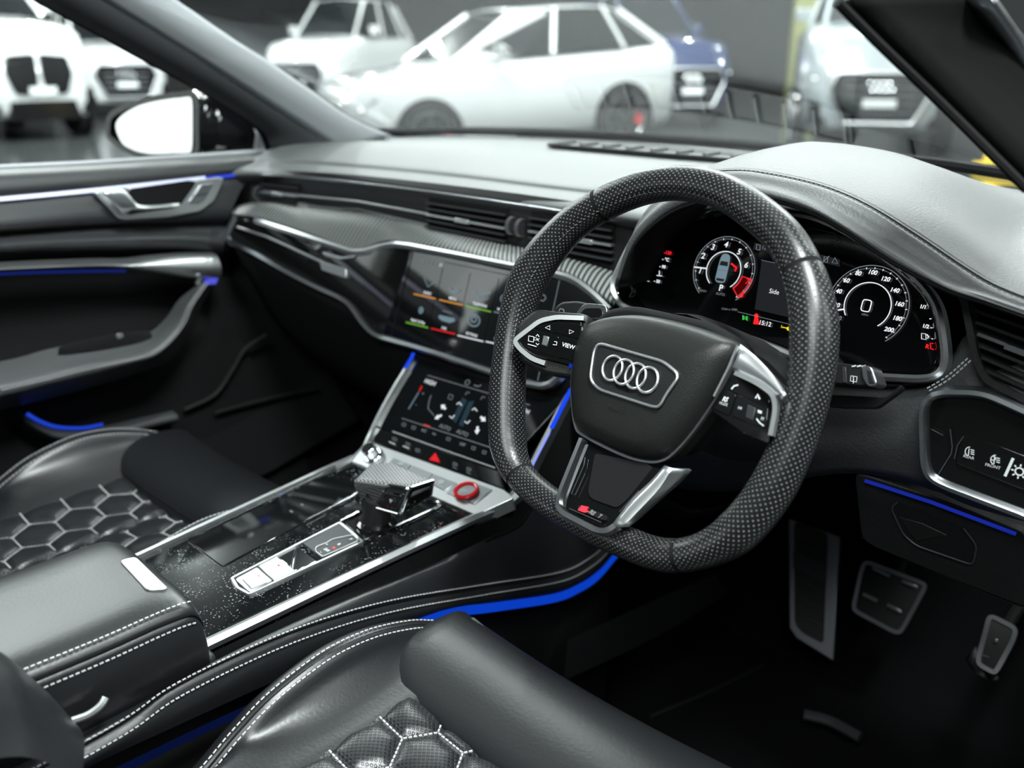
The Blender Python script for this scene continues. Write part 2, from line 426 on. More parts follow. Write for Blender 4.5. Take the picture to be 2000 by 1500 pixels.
loft('door_frame', [rp[2], [X(1930, -30, .585), X(2010, 83, .605), X(2090, 190, .64), X(2190, 320, .69), X(2240, 390, .72)]], ALUD, t, n=4, m=2, thick=.01)
tube('glass_seal', crom([X(1636, 5, .525), X(1714, 83, .545), X(1846, 210, .585), X(2006, 370, .645)], 4), .004, SOFT, t)

t = thing('pillar_trim', 'unseen dark middle pillar between the passenger doors, added to darken touch screen reflections', 'pillar', (-.72, -.62, .3))
loft('trim_panel', [[V((-.77, y, .30)) for y in (-.42, -.6, -.85)], [V((-.765, y, 1.0)) for y in (-.45, -.62, -.84)], [V((-.69, y, 1.33)) for y in (-.50, -.64, -.82)]], PILLARD, t, n=3, m=3, thick=.03)  # out of view, made wide to block reflections on the touch screen

# ------------------------------------------------------------------ bonnet
bn = [[(-.80, .62, 1.02), (-.3, .84, 1.035), (.1, .83, 1.035), (.5, .70, 1.03), (.72, .60, 1.02)],
      [(-.82, .95, .99), (-.3, 1.10, 1.015), (.1, 1.10, 1.015), (.5, 1.0, 1.0), (.76, .95, .985)],
      [(-.82, 1.5, .90), (-.3, 1.6, .945), (.1, 1.6, .945), (.5, 1.55, .93), (.76, 1.5, .90)],
      [(-.78, 2.0, .74), (-.3, 2.15, .80), (.1, 2.15, .80), (.5, 2.1, .79), (.72, 2.0, .74)]]
o = thing('car_bonnet', 'glossy black bonnet seen beyond the windscreen base', 'bonnet', (-.02, 1.3, .75))
loft('panel', bn, BLACKPAINT, o, n=5, m=5, thick=.01)
tube('screen_seal', crom([V(p)+V((0, -.004, .016)) for p in WB], 5), .008, SOFT, o)
loft('scuttle', [[V(p)+V((0, -.02, .0)) for p in WB], [V(p)+V((0, .06, -.02)) for p in WB]], SOFT, o, n=4, m=2, thick=.008)
for s_, x0 in ((1, -.55), (1, .0)):
    tube('wiper_arm', crom([(x0, .80, 1.055), (x0+.2, .86, 1.056), (x0+.5, .86, 1.056)], 5), .006, SOFT, o)

# ------------------------------------------------------------------ dashboard
FH = V((1, .13, 0)).normalized(); FU = V((0, .33, .945)).normalized()
FP = Plane((-.3, .212, .85), FH, FU)                 # passenger fascia, turns in towards the door
US = Plane((0, .193, .79), (1, 0, 0), FU)              # centre of the fascia
VB = Plane((-.28, .268, 1.0), (1, .09, 0), (0, .12, 1))   # band of air vents
dash = thing('dashboard', 'dark dashboard, top coloured as lit, under the windscreen with a ribbed trim and chrome edging', 'dashboard', (-.05, .3, .8))
pe = [(-.72, .19, 1.018), (-.66, .222, 1.02), (-.48, .268, 1.02), (-.28, .292, 1.02), (-.07, .292, 1.02), (.10, .285, 1.022), (.22, .28, 1.022)]
def sh(l, dy, z): return [V((p[0], p[1]+dy, p[2]+z)) for p in l]
bk = [(-.76, .52, 1.057), (-.62, .70, 1.06), (-.45, .75, 1.062), (-.26, .78, 1.063), (-.07, .79, 1.063), (.12, .76, 1.062), (.34, .72, 1.06)]
def mixr(a, b, t_, dz=0): return [V(p).lerp(V(q), t_)+V((0, 0, dz)) for p, q in zip(a, b)]
fr_ = sh(pe, .0, .0)
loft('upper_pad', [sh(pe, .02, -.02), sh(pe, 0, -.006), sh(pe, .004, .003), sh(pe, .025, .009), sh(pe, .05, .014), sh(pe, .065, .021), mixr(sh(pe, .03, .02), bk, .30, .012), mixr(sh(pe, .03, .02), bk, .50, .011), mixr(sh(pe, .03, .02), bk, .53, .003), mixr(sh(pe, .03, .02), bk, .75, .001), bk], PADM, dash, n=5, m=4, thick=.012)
# loudspeaker and defroster slots along the windscreen base
dfr = [Z(1085, 284, 1.064), Z(1290, 300, 1.064), Z(1310, 311, 1.064), Z(1075, 292, 1.064)]
g = [V((-.30+.028*i, .655+.006*math.sin(i*.3), 1.0655)) for i in range(19)]
ringplate('defroster_frame', rnd([V((-.32, .63, 1.066)), V((.24, .63, 1.066)), V((.24, .69, 1.066)), V((-.32, .69, 1.066))], .012, 3), V((0, 0, 1)), .006, .006, DARKGREY, dash)
plate('defroster_bed', [V((-.315, .635, 1.0645)), V((.235, .635, 1.0645)), V((.235, .685, 1.0645)), V((-.315, .685, 1.0645))], V((0, 0, 1)), .004, DARKGREY, dash)
for i in range(11):
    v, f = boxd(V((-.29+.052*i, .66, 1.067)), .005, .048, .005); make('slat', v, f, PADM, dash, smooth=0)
# vent band: backing, two chrome rules, slats
vb = [VB(490, 343), VB(700, 357), VB(1010, 395), VB(1290, 440)]
vl = [VB(490, 392), VB(700, 412), VB(1010, 482), VB(1290, 545)]
loft('vent_band', [[p+V((0, .004, .012)) for p in vb], [a.lerp(b, .5) for a, b in zip(vb, vl)], [p+V((0, -.004, -.012)) for p in vl]], PLASTIC, dash, n=4, m=2, thick=.01)
tube('upper_rule', crom([VB.off(.012)(*p) for p in ((492, 341), (600, 347), (830, 374), (1010, 400), (1240, 435))], 5), .0022, ALUD, dash)
def vent(cx0, cx1, label, midx=None):
    """a louvred outlet between two upright lines of the band: recess, slats, chrome slat, nozzle slider"""
    o = dash
    (xa, ya, yb), (xc, yc, yd) = cx0, cx1
    q = [VB.off(.002)(xa, ya), VB.off(.002)(xc, yc), VB.off(.002)(xc, yd), VB.off(.002)(xa, yb)]
    plate('vent_recess', q, VB.n, .003, SOFT, o, bevel=0)
    for k in range(1, 6):
        a = q[0].lerp(q[3], k/6); b = q[1].lerp(q[2], k/6)
        hot = (k == 3)
        v, f = bar(a+VB.n*.009, b+VB.n*.009, .0032 if hot else .0026, .010, VB.n)
        make('slat', v, f, ALU if hot else DARKGREY, o, smooth=0, **({'label': 'chrome slat'} if hot else {}))
    m = midx or .6
    a = q[0].lerp(q[3], .5); b = q[1].lerp(q[2], .5); p = a.lerp(b, m)
    v, f = bar(p+VB.n*.013, p+(b-a).normalized()*.028+VB.n*.013, .0068, .006, VB.n); make('vent_slider', v, f, ALU, o, bevel=.001)
vent((515, 352, 398), (585, 360, 408), '', .35)
vent((838, 385, 452), (992, 407, 485), '', .4)
vent((1038, 412, 490), (1200, 436, 522), '')
tube('chrome_rule', [VB.off(.008)(515, 374), VB.off(.008)(700, 394), VB.off(.008)(838, 419)], .0021, ALU, dash)
tube('chrome_rule', [VB.off(.006)(600, 402), VB.off(.006)(700, 409), VB.off(.006)(836, 438)], .0012, ALUD, dash)
for (px, py) in ((1003, 441), (1021, 445), (508, 378)):                    # knurled air wheels
    p = VB.off(.006)(px, py); rr = .0125
    pr = [(math.cos(a)*rr, math.sin(a)*rr) for a in [i*2*math.pi/20 for i in range(20)]]
    v, f = prism([p+VB.u*y+VB.n*x for x, y in pr], VB.r, .006); wl = make('air_wheel', v, f, DARKGREY, dash)
    parts = [boxd(p+VB.u*(y*1.0)+VB.n*(x*1.0)-VB.r*.003, .0068, .0016, .0016) for x, y in pr]
    make('ridges', *merge(parts), ALU, wl, smooth=0)
# ribbed shelf between the vents and the chrome edge
sb = [VB(478, 398), VB(545, 388), VB(640, 402), VB(740, 415), VB(830, 434), VB(1000, 478), VB(1130, 508), VB(1235, 540)]
sf = [FP(452, 424), FP(505, 432), FP(600, 462), FP(693, 494), US(775, 478), US(1000, 521), US(1112, 541), US(1198, 600)]
sfl = [p+V((0, 0, .006)) for p in sf]
loft('ribbed_shelf', [sb, mixr(sb, sfl, .45, .004), mixr(sb, sfl, .85, .002), sfl], RIBS, dash, n=6, m=3, thick=.01)
chp = crom([FP(500, 431), FP(560, 450), FP(620, 470)], 4)+crom([FP(672, 487), FP(693, 493), FP(716, 492)], 3)
chp = even(chp+[US(745, 483), US(772, 478), US(800, 481), US(900, 500), US(1000, 520), US(1085, 536), US(1112, 543)]+crom([US(1130, 552), US(1160, 575), US(1192, 606)], 3), .008)
sweep('chrome_edge', chp, [(-.0035, -.004), (.0035, -.004), (.005, .003), (-.001, .007), (-.005, .004)], ALU, dash, N=US.n)
# fascia panel and its lower chrome frame
fo = [(458, 424), (505, 434), (600, 466), (693, 497), (745, 486), (800, 484), (803, 490), (752, 648), (742, 652), (700, 616), (684, 592), (600, 553), (500, 494), (450, 470), (446, 462)]
fpts = [FP(*p) for p in fo]
plate('fascia_panel', fpts, FP.n, .012, PIANO, dash, bevel=.001)
lowc = crom([FP(461, 424), FP(449, 448), FP(445, 463), FP(453, 474)], 3)+crom([FP(500, 496), FP(560, 531), FP(620, 562), FP(668, 584), FP(690, 602), FP(708, 628), FP(728, 650), FP(748, 661)], 3)
lowc += [US(775, 668), US(850, 689), US(960, 726), US(1030, 749)]+crom([US(1062, 754), US(1082, 747), US(1110, 718), US(1150, 672)], 3)
sweep('chrome_frame', even(lowc, .008), [(-.006, -.008), (.005, -.008), (.005, .004), (.001, .008), (-.004, .006)], ALUD, dash, N=US.n)
# slanted trim on the passenger side, with a bright blade
tube('trim_blade', [FP.off(.003)(462, 443), FP.off(.003)(520, 462), FP.off(.003)(625, 510)], .002, ALU, dash)
bl = [(623, 507), (632, 512), (672, 524), (676, 527), (676, 543), (672, 543), (628, 527)]
plate('badge_plate', [FP.off(.004)(*p) for p in bl], FP.n, .003, ALU, dash)
hk = [(628, 492), (645, 497), (668, 502), (693, 499), (690, 504), (660, 507), (636, 501)]
plate('trim_hook', [FP.off(.004)(*p) for p in hk], FP.n, .003, ALU, dash)
# body of the dashboard below the fascia
b0 = [FP(452, 476), FP(600, 562), FP(690, 612), FP(745, 662)]+[US(860, 696), US(1030, 755), US(1170, 690)]
loft('glovebox_panel', [[p+V((0, .004, 0)) for p in b0], [p+V((0, .03, -.07)) for p in b0], [p+V((0, .10, -.2)) for p in b0], [p+V((0, .26, -.34)) for p in b0], [p+V((0, .5, -.4)) for p in b0]], SOFT, dash, n=4, m=3, thick=.01)
# lower dash around the steering column and to the driver's door
ld = [[Y(1120, 640, .25), Y(1300, 700, .235), Y(1550, 735, .222), Y(1800, 745, .21), Y(1900, 640, .21), Y(2060, 560, .22)],
      [Y(1120, 740, .215), Y(1350, 760, .20), Y(1620, 770, .195), Y(1780, 775, .19), Y(1900, 770, .185), Y(2080, 780, .185)],
      [Y(1130, 850, .20), Y(1400, 870, .19), Y(1640, 862, .185), Y(1780, 860, .18), Y(1900, 900, .18), Y(2080, 930, .18)],
      [Y(1180, 930, .24), Y(1400, 960, .22), Y(1640, 925, .20), Y(1800, 950, .195), Y(1900, 990, .195), Y(2080, 1040, .195)]]
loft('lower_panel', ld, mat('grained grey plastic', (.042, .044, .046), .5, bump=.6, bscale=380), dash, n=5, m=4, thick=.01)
stitch('stitching', crom([Y(1890, 700, .165), Y(1850, 735, .17), Y(1808, 760, .172)], 4), THREAD, dash, V((0, -1, .3)))
stitch('stitching', crom([Y(1896, 704, .165), Y(1855, 740, .17), Y(1812, 765, .172)], 4), THREAD, dash, V((0, -1, .3)))

# ------------------------------------------------------------------ cowl over the instruments
cw = thing('instrument_cowl', 'leather cowl coloured as lit, with a stitched lip arching over the dials', 'cowl', (.38, .3, 1.0))
r1 = [Y(1205, 560, .158), Y(1235, 480, .158), Y(1290, 425, .158), Y(1350, 396, .158), Y(1430, 384, .158), Y(1500, 388, .158), Y(1580, 412, .158), Y(1650, 450, .158), Y(1745, 512, .158), Y(1850, 566, .158), Y(1925, 590, .158), Y(2070, 640, .158)]
r2 = [Y(1212, 550, .18), Y(1240, 455, .176), Y(1290, 395, .172), Y(1350, 362, .170), Y(1430, 352, .170), Y(1500, 360, .170), Y(1580, 383, .170), Y(1650, 420, .170), Y(1750, 482, .170), Y(1850, 545, .170), Y(1925, 575, .170), Y(2070, 628, .170)]
r3 = [Y(1216, 540, .195), Y(1244, 440, .19), Y(1290, 380, .186), Y(1350, 345, .184), Y(1430, 334, .184), Y(1500, 341, .184), Y(1600, 364, .184), Y(1690, 402, .184), Y(1790, 464, .184), Y(1880, 525, .184), Y(1950, 565, .184), Y(2080, 615, .184)]
r4 = [V((p.x, .27, p.z+dz)) for p, dz in zip(r3, (.0, .01, .012, .014, .015, .015, .015, .014, .012, .01, .01, .01))]
r5 = [V((p.x*.97+.01, .40, max(1.045, p.z-(.0 if i in (4, 5, 6, 7) else .002)))) for i, p in enumerate(r4)]
r6 = [V((p.x*.92+.03, .66-.25*abs(p.x-.2)**1.5, 1.058)) for p in r5]
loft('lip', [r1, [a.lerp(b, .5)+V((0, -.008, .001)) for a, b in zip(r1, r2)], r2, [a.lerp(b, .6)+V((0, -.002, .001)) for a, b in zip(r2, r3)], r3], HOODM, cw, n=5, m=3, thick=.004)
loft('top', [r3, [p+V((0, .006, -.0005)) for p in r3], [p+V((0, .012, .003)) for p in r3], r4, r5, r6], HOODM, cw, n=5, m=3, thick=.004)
ru = [V((p.x, .30, p.z-.004)) for p in r1]
loft('underside', [r1, [a.lerp(b, .5) for a, b in zip(r1, ru)], ru], SOFT, cw, n=4, m=2, thick=.003)
stitch('stitching', crom([p+V((0, -.002, .001)) for p in r3[2:]], 8), DTHREAD, cw, V((0, -.5, .8)), wd=.0009)

# ------------------------------------------------------------------ digital instrument cluster
CT = R(18)
CL = Plane((.373, .205, .99), (1, 0, 0), (0, math.sin(CT), math.cos(CT)))
CD = CL.off(-.022)                                    # the display sits behind the bezel
cl = thing('instrument_cluster', 'digital instrument cluster with two round dials behind the steering wheel', 'instrument cluster', CL.o-CL.u*.08)
bz = [(1196, 558), (1210, 520), (1240, 462), (1262, 440), (1310, 415), (1375, 400), (1500, 398), (1560, 403), (1620, 425), (1690, 465), (1750, 510), (1800, 555), (1830, 600), (1842, 660), (1845, 705), (1835, 728), (1812, 738), (1760, 738), (1650, 728), (1560, 700), (1500, 676), (1440, 655), (1380, 645), (1300, 628), (1228, 604), (1206, 586)]
bp = CL.map(bz)
bs = crom(bp, 4, True)
sweep('bezel', even(bs, .006, True), [(-.004, -.012), (.004, -.012), (.0035, .001), (0, .004), (-.0035, .001)], ALU, cl, N=CL.n, cyc=True)
c0 = sum(bs, V((0, 0, 0)))/len(bs)
loft('bezel_funnel', [bs+[bs[0]], [p.lerp(c0, .05)-CL.n*.008 for p in bs+[bs[0]]], [p.lerp(c0, .09)-CL.n*.024 for p in bs+[bs[0]]]], PIANO, cl, n=1, m=2)
plate('display_panel', [p-CL.n*.0245 for p in bs], CL.n, .004, SCREEN, cl, bevel=0)
gl_ = CD
def px_r(pl, px, py, r): p = pl(px, py); return r*(p-CAM).dot(cf)/F
def ticks(c, r0, r1, a0, a1, n, mt, wd, big=None):
    parts = []
    for i in range(n):
        a = R(a0+(a1-a0)*i/(n-1)); d = CD.r*math.sin(a)+CD.u*math.cos(a)
        parts.append(bar(c+d*r0, c+d*r1, wd, .0003, CD.n))
    return merge(parts)
def dial(name, cx, cy, ro, ri, a0, a1, nums, hp, tick_n, label):
    c = CD(cx, cy); q = c
    ro, ri = px_r(CD, cx, cy, ro), px_r(CD, cx, cy, ri)
    g = make(name, *merge([bar(c-CD.r*ri*.9, c+CD.r*ri*.9, .0004, .0002, CD.n)]), SCREEN, cl, smooth=0)
    def ring(r, x0, x1, wd, mt, nm): line(nm, [c+CD.r*(r*math.sin(R(x0+(x1-x0)*i/60)))+CD.u*(r*math.cos(R(x0+(x1-x0)*i/60))) for i in range(61)], wd, mt, g, CD.n)
    ring(ro, a0, a1, .0007, DIM, 'outer_ring'); ring(ri, a0, a1, .0010, WHITE, 'inner_ring')
    ring(ro*.93, a0+8, a1-2, .0004, DIM, 'scale_ring')
    make('ticks', *ticks(c, ro*.91, ro*.955, a0+8, a1-4, tick_n, WHITE, .0009), WHITE, g, smooth=0, kind='stuff')
    for s_, x, y, mt in nums: ptext(s_, x, y, hp, CD.off(.0006), mt, g, shear=.15, bold=.0002, name='numeral')
    return g, c, ro, ri, ring
gd, c, ro, ri, ring = dial('rev_counter', 1413, 528, 66, 37, -142, 142, [('1', 1367, 529, WHITE), ('2', 1373, 500, WHITE), ('3', 1392, 483, WHITE), ('4', 1418, 478, WHITE), ('5', 1443, 492, WHITE), ('6', 1457, 518, WHITE), ('7', 1459, 550, RED), ('8', 1448, 576, RED)], 11, 17, '')
ring(ro*.97, 97, 136, .0012, RED, 'red_zone'); ring(ri*1.16, 97, 136, .0012, RED, 'red_zone')
for a in (97, 136):
    d = CD.r*math.sin(R(a))+CD.u*math.cos(R(a)); line('red_zone', [c+d*ri*1.15, c+d*ro*.97], .001, RED, gd, CD.n)
rz = [c+CD.r*(r*math.sin(R(a)))+CD.u*(r*math.cos(R(a))) for r, aa in ((ro*.96, range(97, 137, 3)), (ri*1.16, range(136, 96, -3))) for a in aa]
plate('red_field', rz, CD.n, .0001, glow('dim red display', (.10, .002, .003), .7), gd, bevel=0)
d = -CD.r*math.cos(R(3))-CD.u*math.sin(R(3)); line('needle', [c+d*ri*1.0, c+d*ro], .0014, WHITE, gd, CD.n, .0006)
ptext('P', 1408, 563, 12, CD, WHITE, gd, bold=.0002); ptext('AUTO', 1407, 574.5, 5, CD, DIM, gd); ptext('READY', 1372, 568, 4, CD, DIM, gd)
ptext('1/min x 1000', 1424, 604, 4.5, CD, DIM, gd, rot=R(6))
# the little car in the middle of the rev counter
cp = CD(1412, 524)
def loc(pts, k=1.0): return [cp+CD.r*(x*k)+CD.u*(y*k) for x, y in pts]
plate('car_icon', loc([(p.x, p.y) for p in rnd([V((-.0055, .017, 0)), V((.0055, .017, 0)), V((.0068, .004, 0)), V((.0068, -.017, 0)), V((-.0068, -.017, 0)), V((-.0068, .004, 0))], .005, 3)]), CD.n, .0002, ICEB, gd, bevel=0)
plate('car_icon_glass', [p+CD.n*.0003 for p in loc([(-.0045, .008), (.0045, .008), (.0055, .003), (-.0055, .003)])], CD.n, .0002, DARKG, gd, bevel=0)
plate('car_icon_glass', [p+CD.n*.0003 for p in loc([(-.0055, -.012), (.0055, -.012), (.0045, -.015), (-.0045, -.015)])], CD.n, .0002, DARKG, gd, bevel=0)
line('open_door_icon', loc([(.009, .007), (.017, .003), (.016, -.001)]), .0022, RED, gd, CD.n)
gs, c, ro, ri, ring = dial('speedometer', 1694, 597, 79, 45.5, -125, 140, [('20', 1634, 596, WHITE), ('40', 1638, 569, WHITE), ('60', 1653, 548, WHITE), ('80', 1676, 534, WHITE), ('100', 1704, 532, WHITE), ('120', 1729, 545, WHITE), ('140', 1747, 567, WHITE), ('160', 1756, 594, WHITE), ('180', 1752, 622, WHITE), ('200', 1736, 644, WHITE), ('0', 1640, 622, DIM)], 8.5, 21, '')
zr = [V((-.0046, .006, 0)), V((.0046, .006, 0)), V((.0046, -.006, 0)), V((-.0046, -.006, 0))]
line('zero_readout', [CD(1692, 597)+CD.r*p.x+CD.u*p.y for p in rnd(zr, .003, 4)], .0011, WHITE, gs, CD.n, cyc=True)
ptext('MPH', 1689, 615, 4.5, CD, DIM, gs)
d = -CD.r*math.cos(R(19))-CD.u*math.sin(R(19)); line('needle', [c+d*ri*.98, c+d*ro*.95], .0014, WHITE, gs, CD.n, .0006)
# coolant and fuel scales in the sides of the funnel
for s_, x, y, h, m_ in (('-130', 1304, 494, 6.5, RED), ('- °C', 1300, 507, 6.5, WHITE), ('- 90', 1294, 521, 6, WHITE), ('- 50', 1283, 549.5, 6, WHITE), ('1/1 -', 1806, 600, 7, WHITE), ('-', 1817, 622, 7, WHITE), ('1/2 -', 1811, 638, 7, WHITE), ('-', 1821, 661, 7, WHITE), ('R', 1811, 677, 8, RED)):
    ptext(s_, x, y, h, CD, m_, cl, bold=.0002)
line('coolant_bracket', [CD(1277, 519), CD(1272, 520), CD(1263, 548), CD(1268, 550)], .0007, WHITE, cl, CD.n)
line('coolant_icon', [CD(1288, 529), CD(1288, 537)], .001, WHITE, cl, CD.n); line('coolant_icon', [CD(1283, 538), CD(1293, 539)], .001, WHITE, cl, CD.n)
line('fuel_bracket', [CD(1823, 671), CD(1817, 670), CD(1818, 681), CD(1824, 683)], .0009, RED, cl, CD.n)
line('fuel_icon', [CD(1800, 651), CD(1808, 652), CD(1809, 663), CD(1800, 662)], .0007, WHITE, cl, CD.n, cyc=True)
line('fuel_icon', [CD(1810, 653), CD(1814, 658), CD(1811, 661)], .001, WHITE, cl, CD.n)
# centre of the display
plate('info_panel', [CD(1488, 508), CD(1600, 534), CD(1592, 632), CD(1474, 604)], CD.n, .0002, DARKG, cl, bevel=0)
line('info_rule', [CD(1441, 609), CD(1475, 617), CD(1545, 634)], .0005, DIM, cl, CD.n); line('info_rule', [CD(1487, 508), CD(1602, 533), CD(1602, 560)], .0004, DIM, cl, CD.n)
ptext('Side', 1512, 570, 9, CD.off(.0005), WHITE, cl); ptext('15:12', 1494, 632, 8.5, CD, WHITE, cl, bold=.0001)
dk_ = CD.off(.0003)
for x, y in ((1477, 620), ): 
    plate('belt_warning', [dk_(x-3, y-3), dk_(x+3, y-2), dk_(x+6, y+14), dk_(x-6, y+13)], CD.n, .0002, RED, cl, bevel=0)
    plate('belt_warning', [dk_(x+4*math.cos(a), y-4+4*math.sin(a)) for a in [i*.628 for i in range(10)]], CD.n, .0002, RED, cl, bevel=0)
for s_ in (-1, 1):
    plate('side_light_icon', [dk_(1455+s_*1, 621+s_*.2-3), dk_(1455+s_*5, 621+s_-5), dk_(1455+s_*5, 621+s_+5), dk_(1455+s_*1, 621+s_*.2+3)], CD.n, .0002, GREEN, cl, bevel=0)
line('key_icon', [dk_(1527, 639), dk_(1538, 641)], .001, YELLOW, cl, CD.n); plate('key_icon', [dk_(1540+4*math.cos(a), 642+4*math.sin(a)) for a in [i*.628 for i in range(10)]], CD.n, .0002, YELLOW, cl, bevel=0)
ptext('?', 1526, 638, 6, CD, YELLOW, cl)
plate('status_chip', [CD(1474, 474), CD(1500, 480), CD(1500, 493), CD(1471, 487)], CD.n, .0002, DARKG, cl, bevel=0)
line('fuel_pump_icon', [dk_(1478, 477), dk_(1485, 479), dk_(1484, 489), dk_(1477, 487)], .0006, DIM, cl, CD.n, cyc=True); ptext('12', 1492, 484, 7, dk_, DIM, cl)
plate('status_chip', [CD(1603, 497), CD(1640, 507), CD(1640, 521), CD(1600, 511)], CD.n, .0002, DARKG, cl, bevel=0)
line('triangle_icon', [dk_(1631, 503), dk_(1636, 515), dk_(1625, 513)], .0006, DIM, cl, CD.n, cyc=True)
line('phone_icon', [dk_(1610, 501), dk_(1617, 503), dk_(1616, 513), dk_(1609, 511)], .0006, DIM, cl, CD.n, cyc=True); line('phone_icon', [dk_(1606, 513), dk_(1620, 500)], .0006, DIM, cl, CD.n)
line('sensor_outline', [CL.off(-.02)(x, y) for x, y in ((1560, 452), (1590, 447), (1630, 456), (1638, 470), (1610, 478), (1575, 470))], .0006, DARKGREY, cl, CL.n, cyc=True)

# ------------------------------------------------------------------ touch screen in the fascia
ts = thing('touchscreen', 'upper touch screen showing a grid of menu tiles', 'touch screen', US(920, 720))
TS = US.off(.0035); TD = US.off(.0042); TR = TD.r
plate('glass', rnd([TS(804, 490), TS(1000, 529), TS(1112, 551), TS(1150, 575), TS(1188, 618), TS(1150, 668), TS(1100, 715), TS(1080, 742), TS(1046, 745), TS(747, 653)], .004, 3), US.n, .006, SCREEN, ts)
line('seam', [TD(806, 492), TD(764, 657)], .0012, SOFT, ts, US.n); line('seam', [TD(1093, 547), TD(1050, 744)], .0007, DIM, ts, US.n)
tiles = [('RADIO', 835, 572.5, 808, 574, 851, 583.5, ORANGE), ('MEDIA', 884, 583.5, 858, 585.5, 904, 596, ORANGE), ('TELEPHONE', 937, 595.5, 910, 597.5, 959, 609, LIME), ('NAVIGATION', 987, 607, 965, 609, 1010, 620, ICEB),
         ('Apple CarPlay', 816, 627.5, 793, 629.5, 836, 640, LIME), ('CAR', 867, 641, 842, 641.5, 889, 652.5, RED), ('SETTINGS', 921, 653.5, 894, 655, 944, 667, WHITE), ('TONE', 972, 664, 949, 667, 998, 678, WHITE)]
for s_, x, y, xa, ya, xb, yb, m_ in tiles:
    q = [TD(xa, ya), TD(xb, yb)]; wv = q[1]-q[0]
    tl = plate('menu_tile', [q[0], q[1], q[1]+TD.u*wv.length*.95, q[0]+TD.u*wv.length*.95], US.n, .0004, SCREEN, ts, bevel=0)
    line('colour_bar', [q[0], q[1]], .0016, m_, tl, US.n); ptext(s_, x, y, 5.0, TD.off(.0003), WHITE, tl, bold=.0001)
def ell(pl, px, py, a, b, n=20, a0=0, a1=360): 
    c = pl(px, py); return [c+pl.r*(a*math.cos(R(a0+(a1-a0)*i/n)))+pl.u*(b*math.sin(R(a0+(a1-a0)*i/n))) for i in range(n+(0 if a1-a0 == 360 else 1))]
TI = TD.off(.0004)
line('radio_icon', [TI(828, 542), TI(836, 560), TI(850, 551)], .0014, ICEB, ts, US.n)
line('media_icon', ell(TI, 889, 563, .011, .006, 16, 180, 360), .0026, ICEB, ts, US.n); line('media_icon', ell(TI, 889, 566, .008, .004), .0008, DIM, ts, US.n, cyc=True)
line('telephone_icon', [TI(926, 570), TI(934, 578), TI(959, 572)], .0028, ICEB, ts, US.n); line('telephone_icon', ell(TI, 944, 578, .012, .005, 14, 190, 350), .001, DIM, ts, US.n)
line('map_icon', ell(TI, 986, 584, .008, .006), .0016, ICEB, ts, US.n, cyc=True)
plate('phone_icon', ell(TI, 822, 606, .0052, .0055), US.n, .0002, ICEB, ts, bevel=0); line('phone_icon', ell(TI.off(.0003), 822.5, 606, .0025, .0025, 12, 40, 320), .001, SCREEN, ts, US.n)
plate('car_icon', [TI(858, 615), TI(888, 622), TI(888, 628), TI(878, 631), TI(862, 626), TI(856, 620)], US.n, .0002, ICEB, ts, bevel=0); line('car_icon', [TI(864, 607), TI(884, 612)], .001, DIM, ts, US.n)
line('settings_icon', ell(TI, 926, 626, .0115, .0085), .0022, ICEB, ts, US.n, cyc=True); line('settings_icon', ell(TI, 926, 624, .005, .004), .002, DIM, ts, US.n, cyc=True)
for i, x in enumerate((826, 834, 842, 851, 861)): line('status_icon', [TI(x-2, 508+i*1.8), TI(x+3, 509+i*1.8), TI(x+1, 513+i*1.8), TI(x-3, 512+i*1.8)], .0006, WHITE if i == 4 else DIM, ts, US.n, cyc=True)
line('header_rule', [TI(868, 512), TI(1005, 540)], .0009, DARKG, ts, US.n)
line('home_icon', [TI(1057, 575), TI(1064, 577), TI(1066, 583), TI(1061, 588), TI(1054, 586)], .0012, DIM, ts, US.n)
plate('page_mark', [TI(883, 664), TI(892, 666), TI(891, 669), TI(882, 667)], US.n, .0002, DIM, ts, bevel=0)

# ------------------------------------------------------------------ climate screen above the console
CP = Plane((0, .1, .665), (1, 0, 0), (0, .7, .714))
cs = thing('climate_screen', 'sloping climate screen with blue lit chrome sides above the console', 'touch screen', CP(850, 930))
CS = CP.off(.001); CI = CP.off(.0016)
plate('glass', rnd([CS(803, 702), CS(1112, 772), CS(975, 920), CS(735, 832)], .005, 3), CP.n, .008, SCREEN, cs)
for s_, x, y, h in (('HIGH', 840, 747, 9), ('AUTO', 869, 835, 8), ('AUTO', 903, 846, 8), ('HIGH', 1022, 802, 9), ('OFF', 903, 868, 6), ('1°', 912, 769, 8), ('1°', 942, 778, 8), ('A/C', 828, 841, 6), ('+', 826, 769, 7), ('-', 813, 790, 7), ('eco', 848, 847, 5)):
    ptext(s_, x, y, h, CI, DIM if h < 9 else WHITE, cs, bold=.0001)
line('rule', [CI(835, 733), CI(960, 770), CI(1035, 791)], .0008, DIM, cs, CP.n); line('rule', [CI(785, 817), CI(967, 877)], .0009, DIM, cs, CP.n)
line('rule', [CI(828, 829), CI(840, 833)], .0012, RED, cs, CP.n)
line('temperature_slider', [CI(824, 754), CI(819, 764)], .0018, RED, cs, CP.n); line('temperature_slider', [CI(818, 766), CI(798, 799)], .0016, ICEB, cs, CP.n); line('temperature_slider', [CI(1022, 812), CI(1018, 822)], .0018, RED, cs, CP.n)
for q in (((912, 782), (903, 776), (883, 820), (890, 826)), ((915, 785), (926, 783), (904, 833), (896, 830))):
    plate('fan_panel', [CI(*p) for p in q], CP.n, .0003, glow('dim blue display', (.02, .045, .06), 1.0), cs, bevel=0)
for x, y, k in ((897, 788, 1), (883, 815, -1), (927, 799, 1), (913, 825, -1)): line('fan_chevron', [CI(x-5, y+2*k), CI(x, y-3*k+k), CI(x+5, y+4*k)], .0013, WHITE, cs, CP.n)
